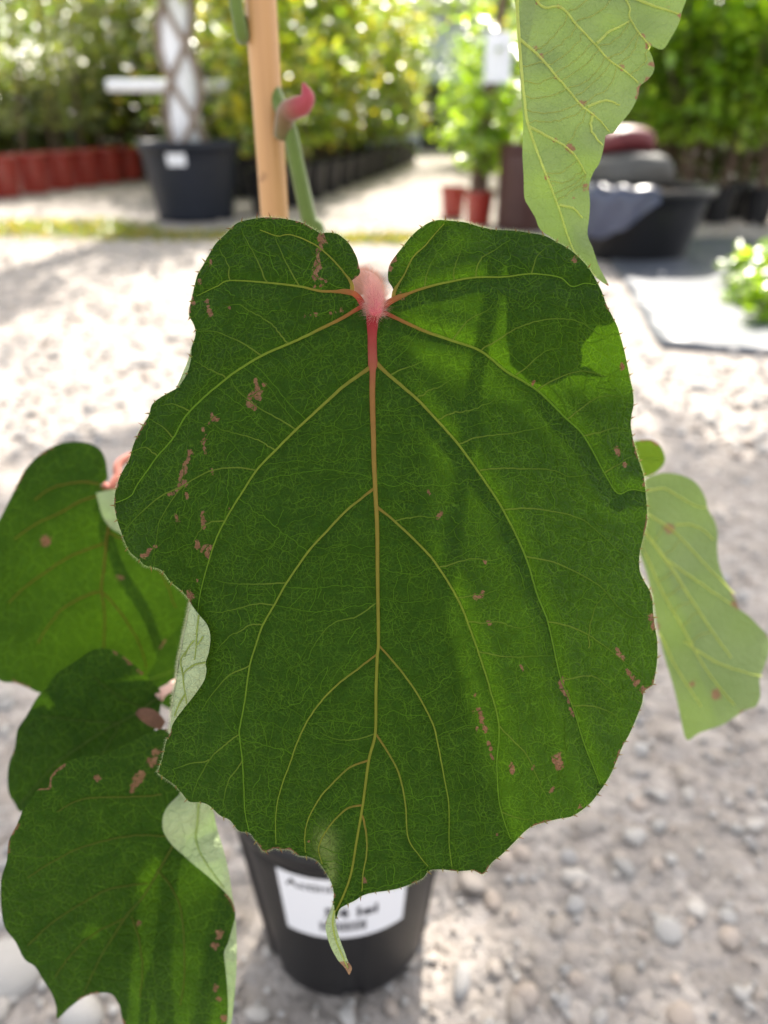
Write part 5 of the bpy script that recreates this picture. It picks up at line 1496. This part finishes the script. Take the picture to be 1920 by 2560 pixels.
def rib(a, z):
    if z > 0.178 or z < 0.004: return 0.0
    ph = ((a + math.pi / 2 - 0.12) / (2 * math.pi) * 6) % 1.0
    e = min(abs(ph - 0.5), 1) * 2
    return 0.0028 * (1.0 if e < 0.78 else 0.0)
prof = [(0.05, 0.0), (RB - 0.002, 0.0), (RB, 0.004)] + [(pot_r(z), z) for z in np.linspace(0.008, 0.176, 10)] + [(pot_r(0.179), 0.179), (RT + 0.004, 0.181), (RT + 0.0052, 0.190), (RT + 0.004, HP), (RT + 0.001, HP), (RT - 0.001, 0.188), (RT - 0.004, 0.165)]
pv, pf = lathe(prof, 192, rib)
mesh_world('body', pv + POT_C, pf, M['blackpot'], kp)
rs2 = np.random.default_rng(8)
sv, sf = [], []
nr, na = 14, 40
for i in range(nr):
    for k in range(na):
        r_ = (RT - 0.003) * (i + 0.15) / (nr - 1 + 0.15); a = 2 * math.pi * k / na
        sv.append((POT_C[0] + r_ * math.cos(a), POT_C[1] + r_ * math.sin(a), 0.176 + rs2.normal() * 0.0018))
for i in range(nr - 1):
    for k in range(na):
        sf.append((i * na + k, i * na + (k + 1) % na, (i + 1) * na + (k + 1) % na, (i + 1) * na + k))
sf.append(tuple(range(na)))
mesh_world('soil', sv, sf, M['soil'], kp)
LA0, LA1, LZ0, LZ1 = R(-118), R(-54), 0.098, 0.172
def on_pot(a, z, off): 
    r_ = pot_r(z) + 0.0028 + off
    return (POT_C[0] + r_ * math.cos(a), POT_C[1] + r_ * math.sin(a), z)
lv, lf = [], []
na, nz = 24, 8
for j in range(nz + 1):
    for i in range(na + 1):
        u, w = i / na, j / nz
        lv.append(on_pot(LA0 + (LA1 - LA0) * u, LZ0 + (LZ1 - LZ0) * w, 0.0012))
for j in range(nz):
    for i in range(na):
        a = j * (na + 1) + i
        lf.append((a, a + 1, a + na + 2, a + na + 1))
lab = mesh_world('price_label', lv, lf, M['label'], kp)
lab['label'] = 'white printed price label with a barcode'
def text_on_pot(txt, size, u0, w0, name='lettering', bold=0.0):
    cu = bpy.data.curves.new(name, 'FONT'); cu.body = txt; cu.size = size; cu.resolution_u = 2; cu.offset = bold
    ob = bpy.data.objects.new(name, cu); COL.objects.link(ob)
    bpy.context.view_layer.update()
    me = bpy.data.meshes.new_from_object(ob.evaluated_get(bpy.context.evaluated_depsgraph_get()))
    bpy.data.objects.remove(ob); bpy.data.curves.remove(cu)
    r_ = pot_r(0.14)
    for v in me.vertices:
        a = LA0 + (LA1 - LA0) * u0 + v.co.x / r_
        z = LZ0 + (LZ1 - LZ0) * w0 + v.co.y
        q = on_pot(a, z, 0.0016)
        v.co = Vector(q) - Vector(ORIGIN[kp.name])
    me.name = name
    return link_obj(name, me, M['ink'], lab)
text_on_pot('Actinidia', 0.013, 0.07, 0.80, bold=0.0002)
text_on_pot('54 lei', 0.017, 0.34, 0.37, bold=0.0005)
bx = 0.30
rbk = np.random.default_rng(2)
bvs, bfs = [], []
while bx < 0.66:
    wd = rbk.choice([0.004, 0.004, 0.008, 0.012])
    k = len(bvs)
    for w_ in (0.12, 0.29):
        for u_ in (bx, bx + wd):
            bvs.append(on_pot(LA0 + (LA1 - LA0) * u_, LZ0 + (LZ1 - LZ0) * w_, 0.0016))
    bfs.append((k, k + 1, k + 3, k + 2))
    bx += wd + rbk.choice([0.004, 0.006, 0.010])
mesh_world('barcode', bvs, bfs, M['ink'], lab)
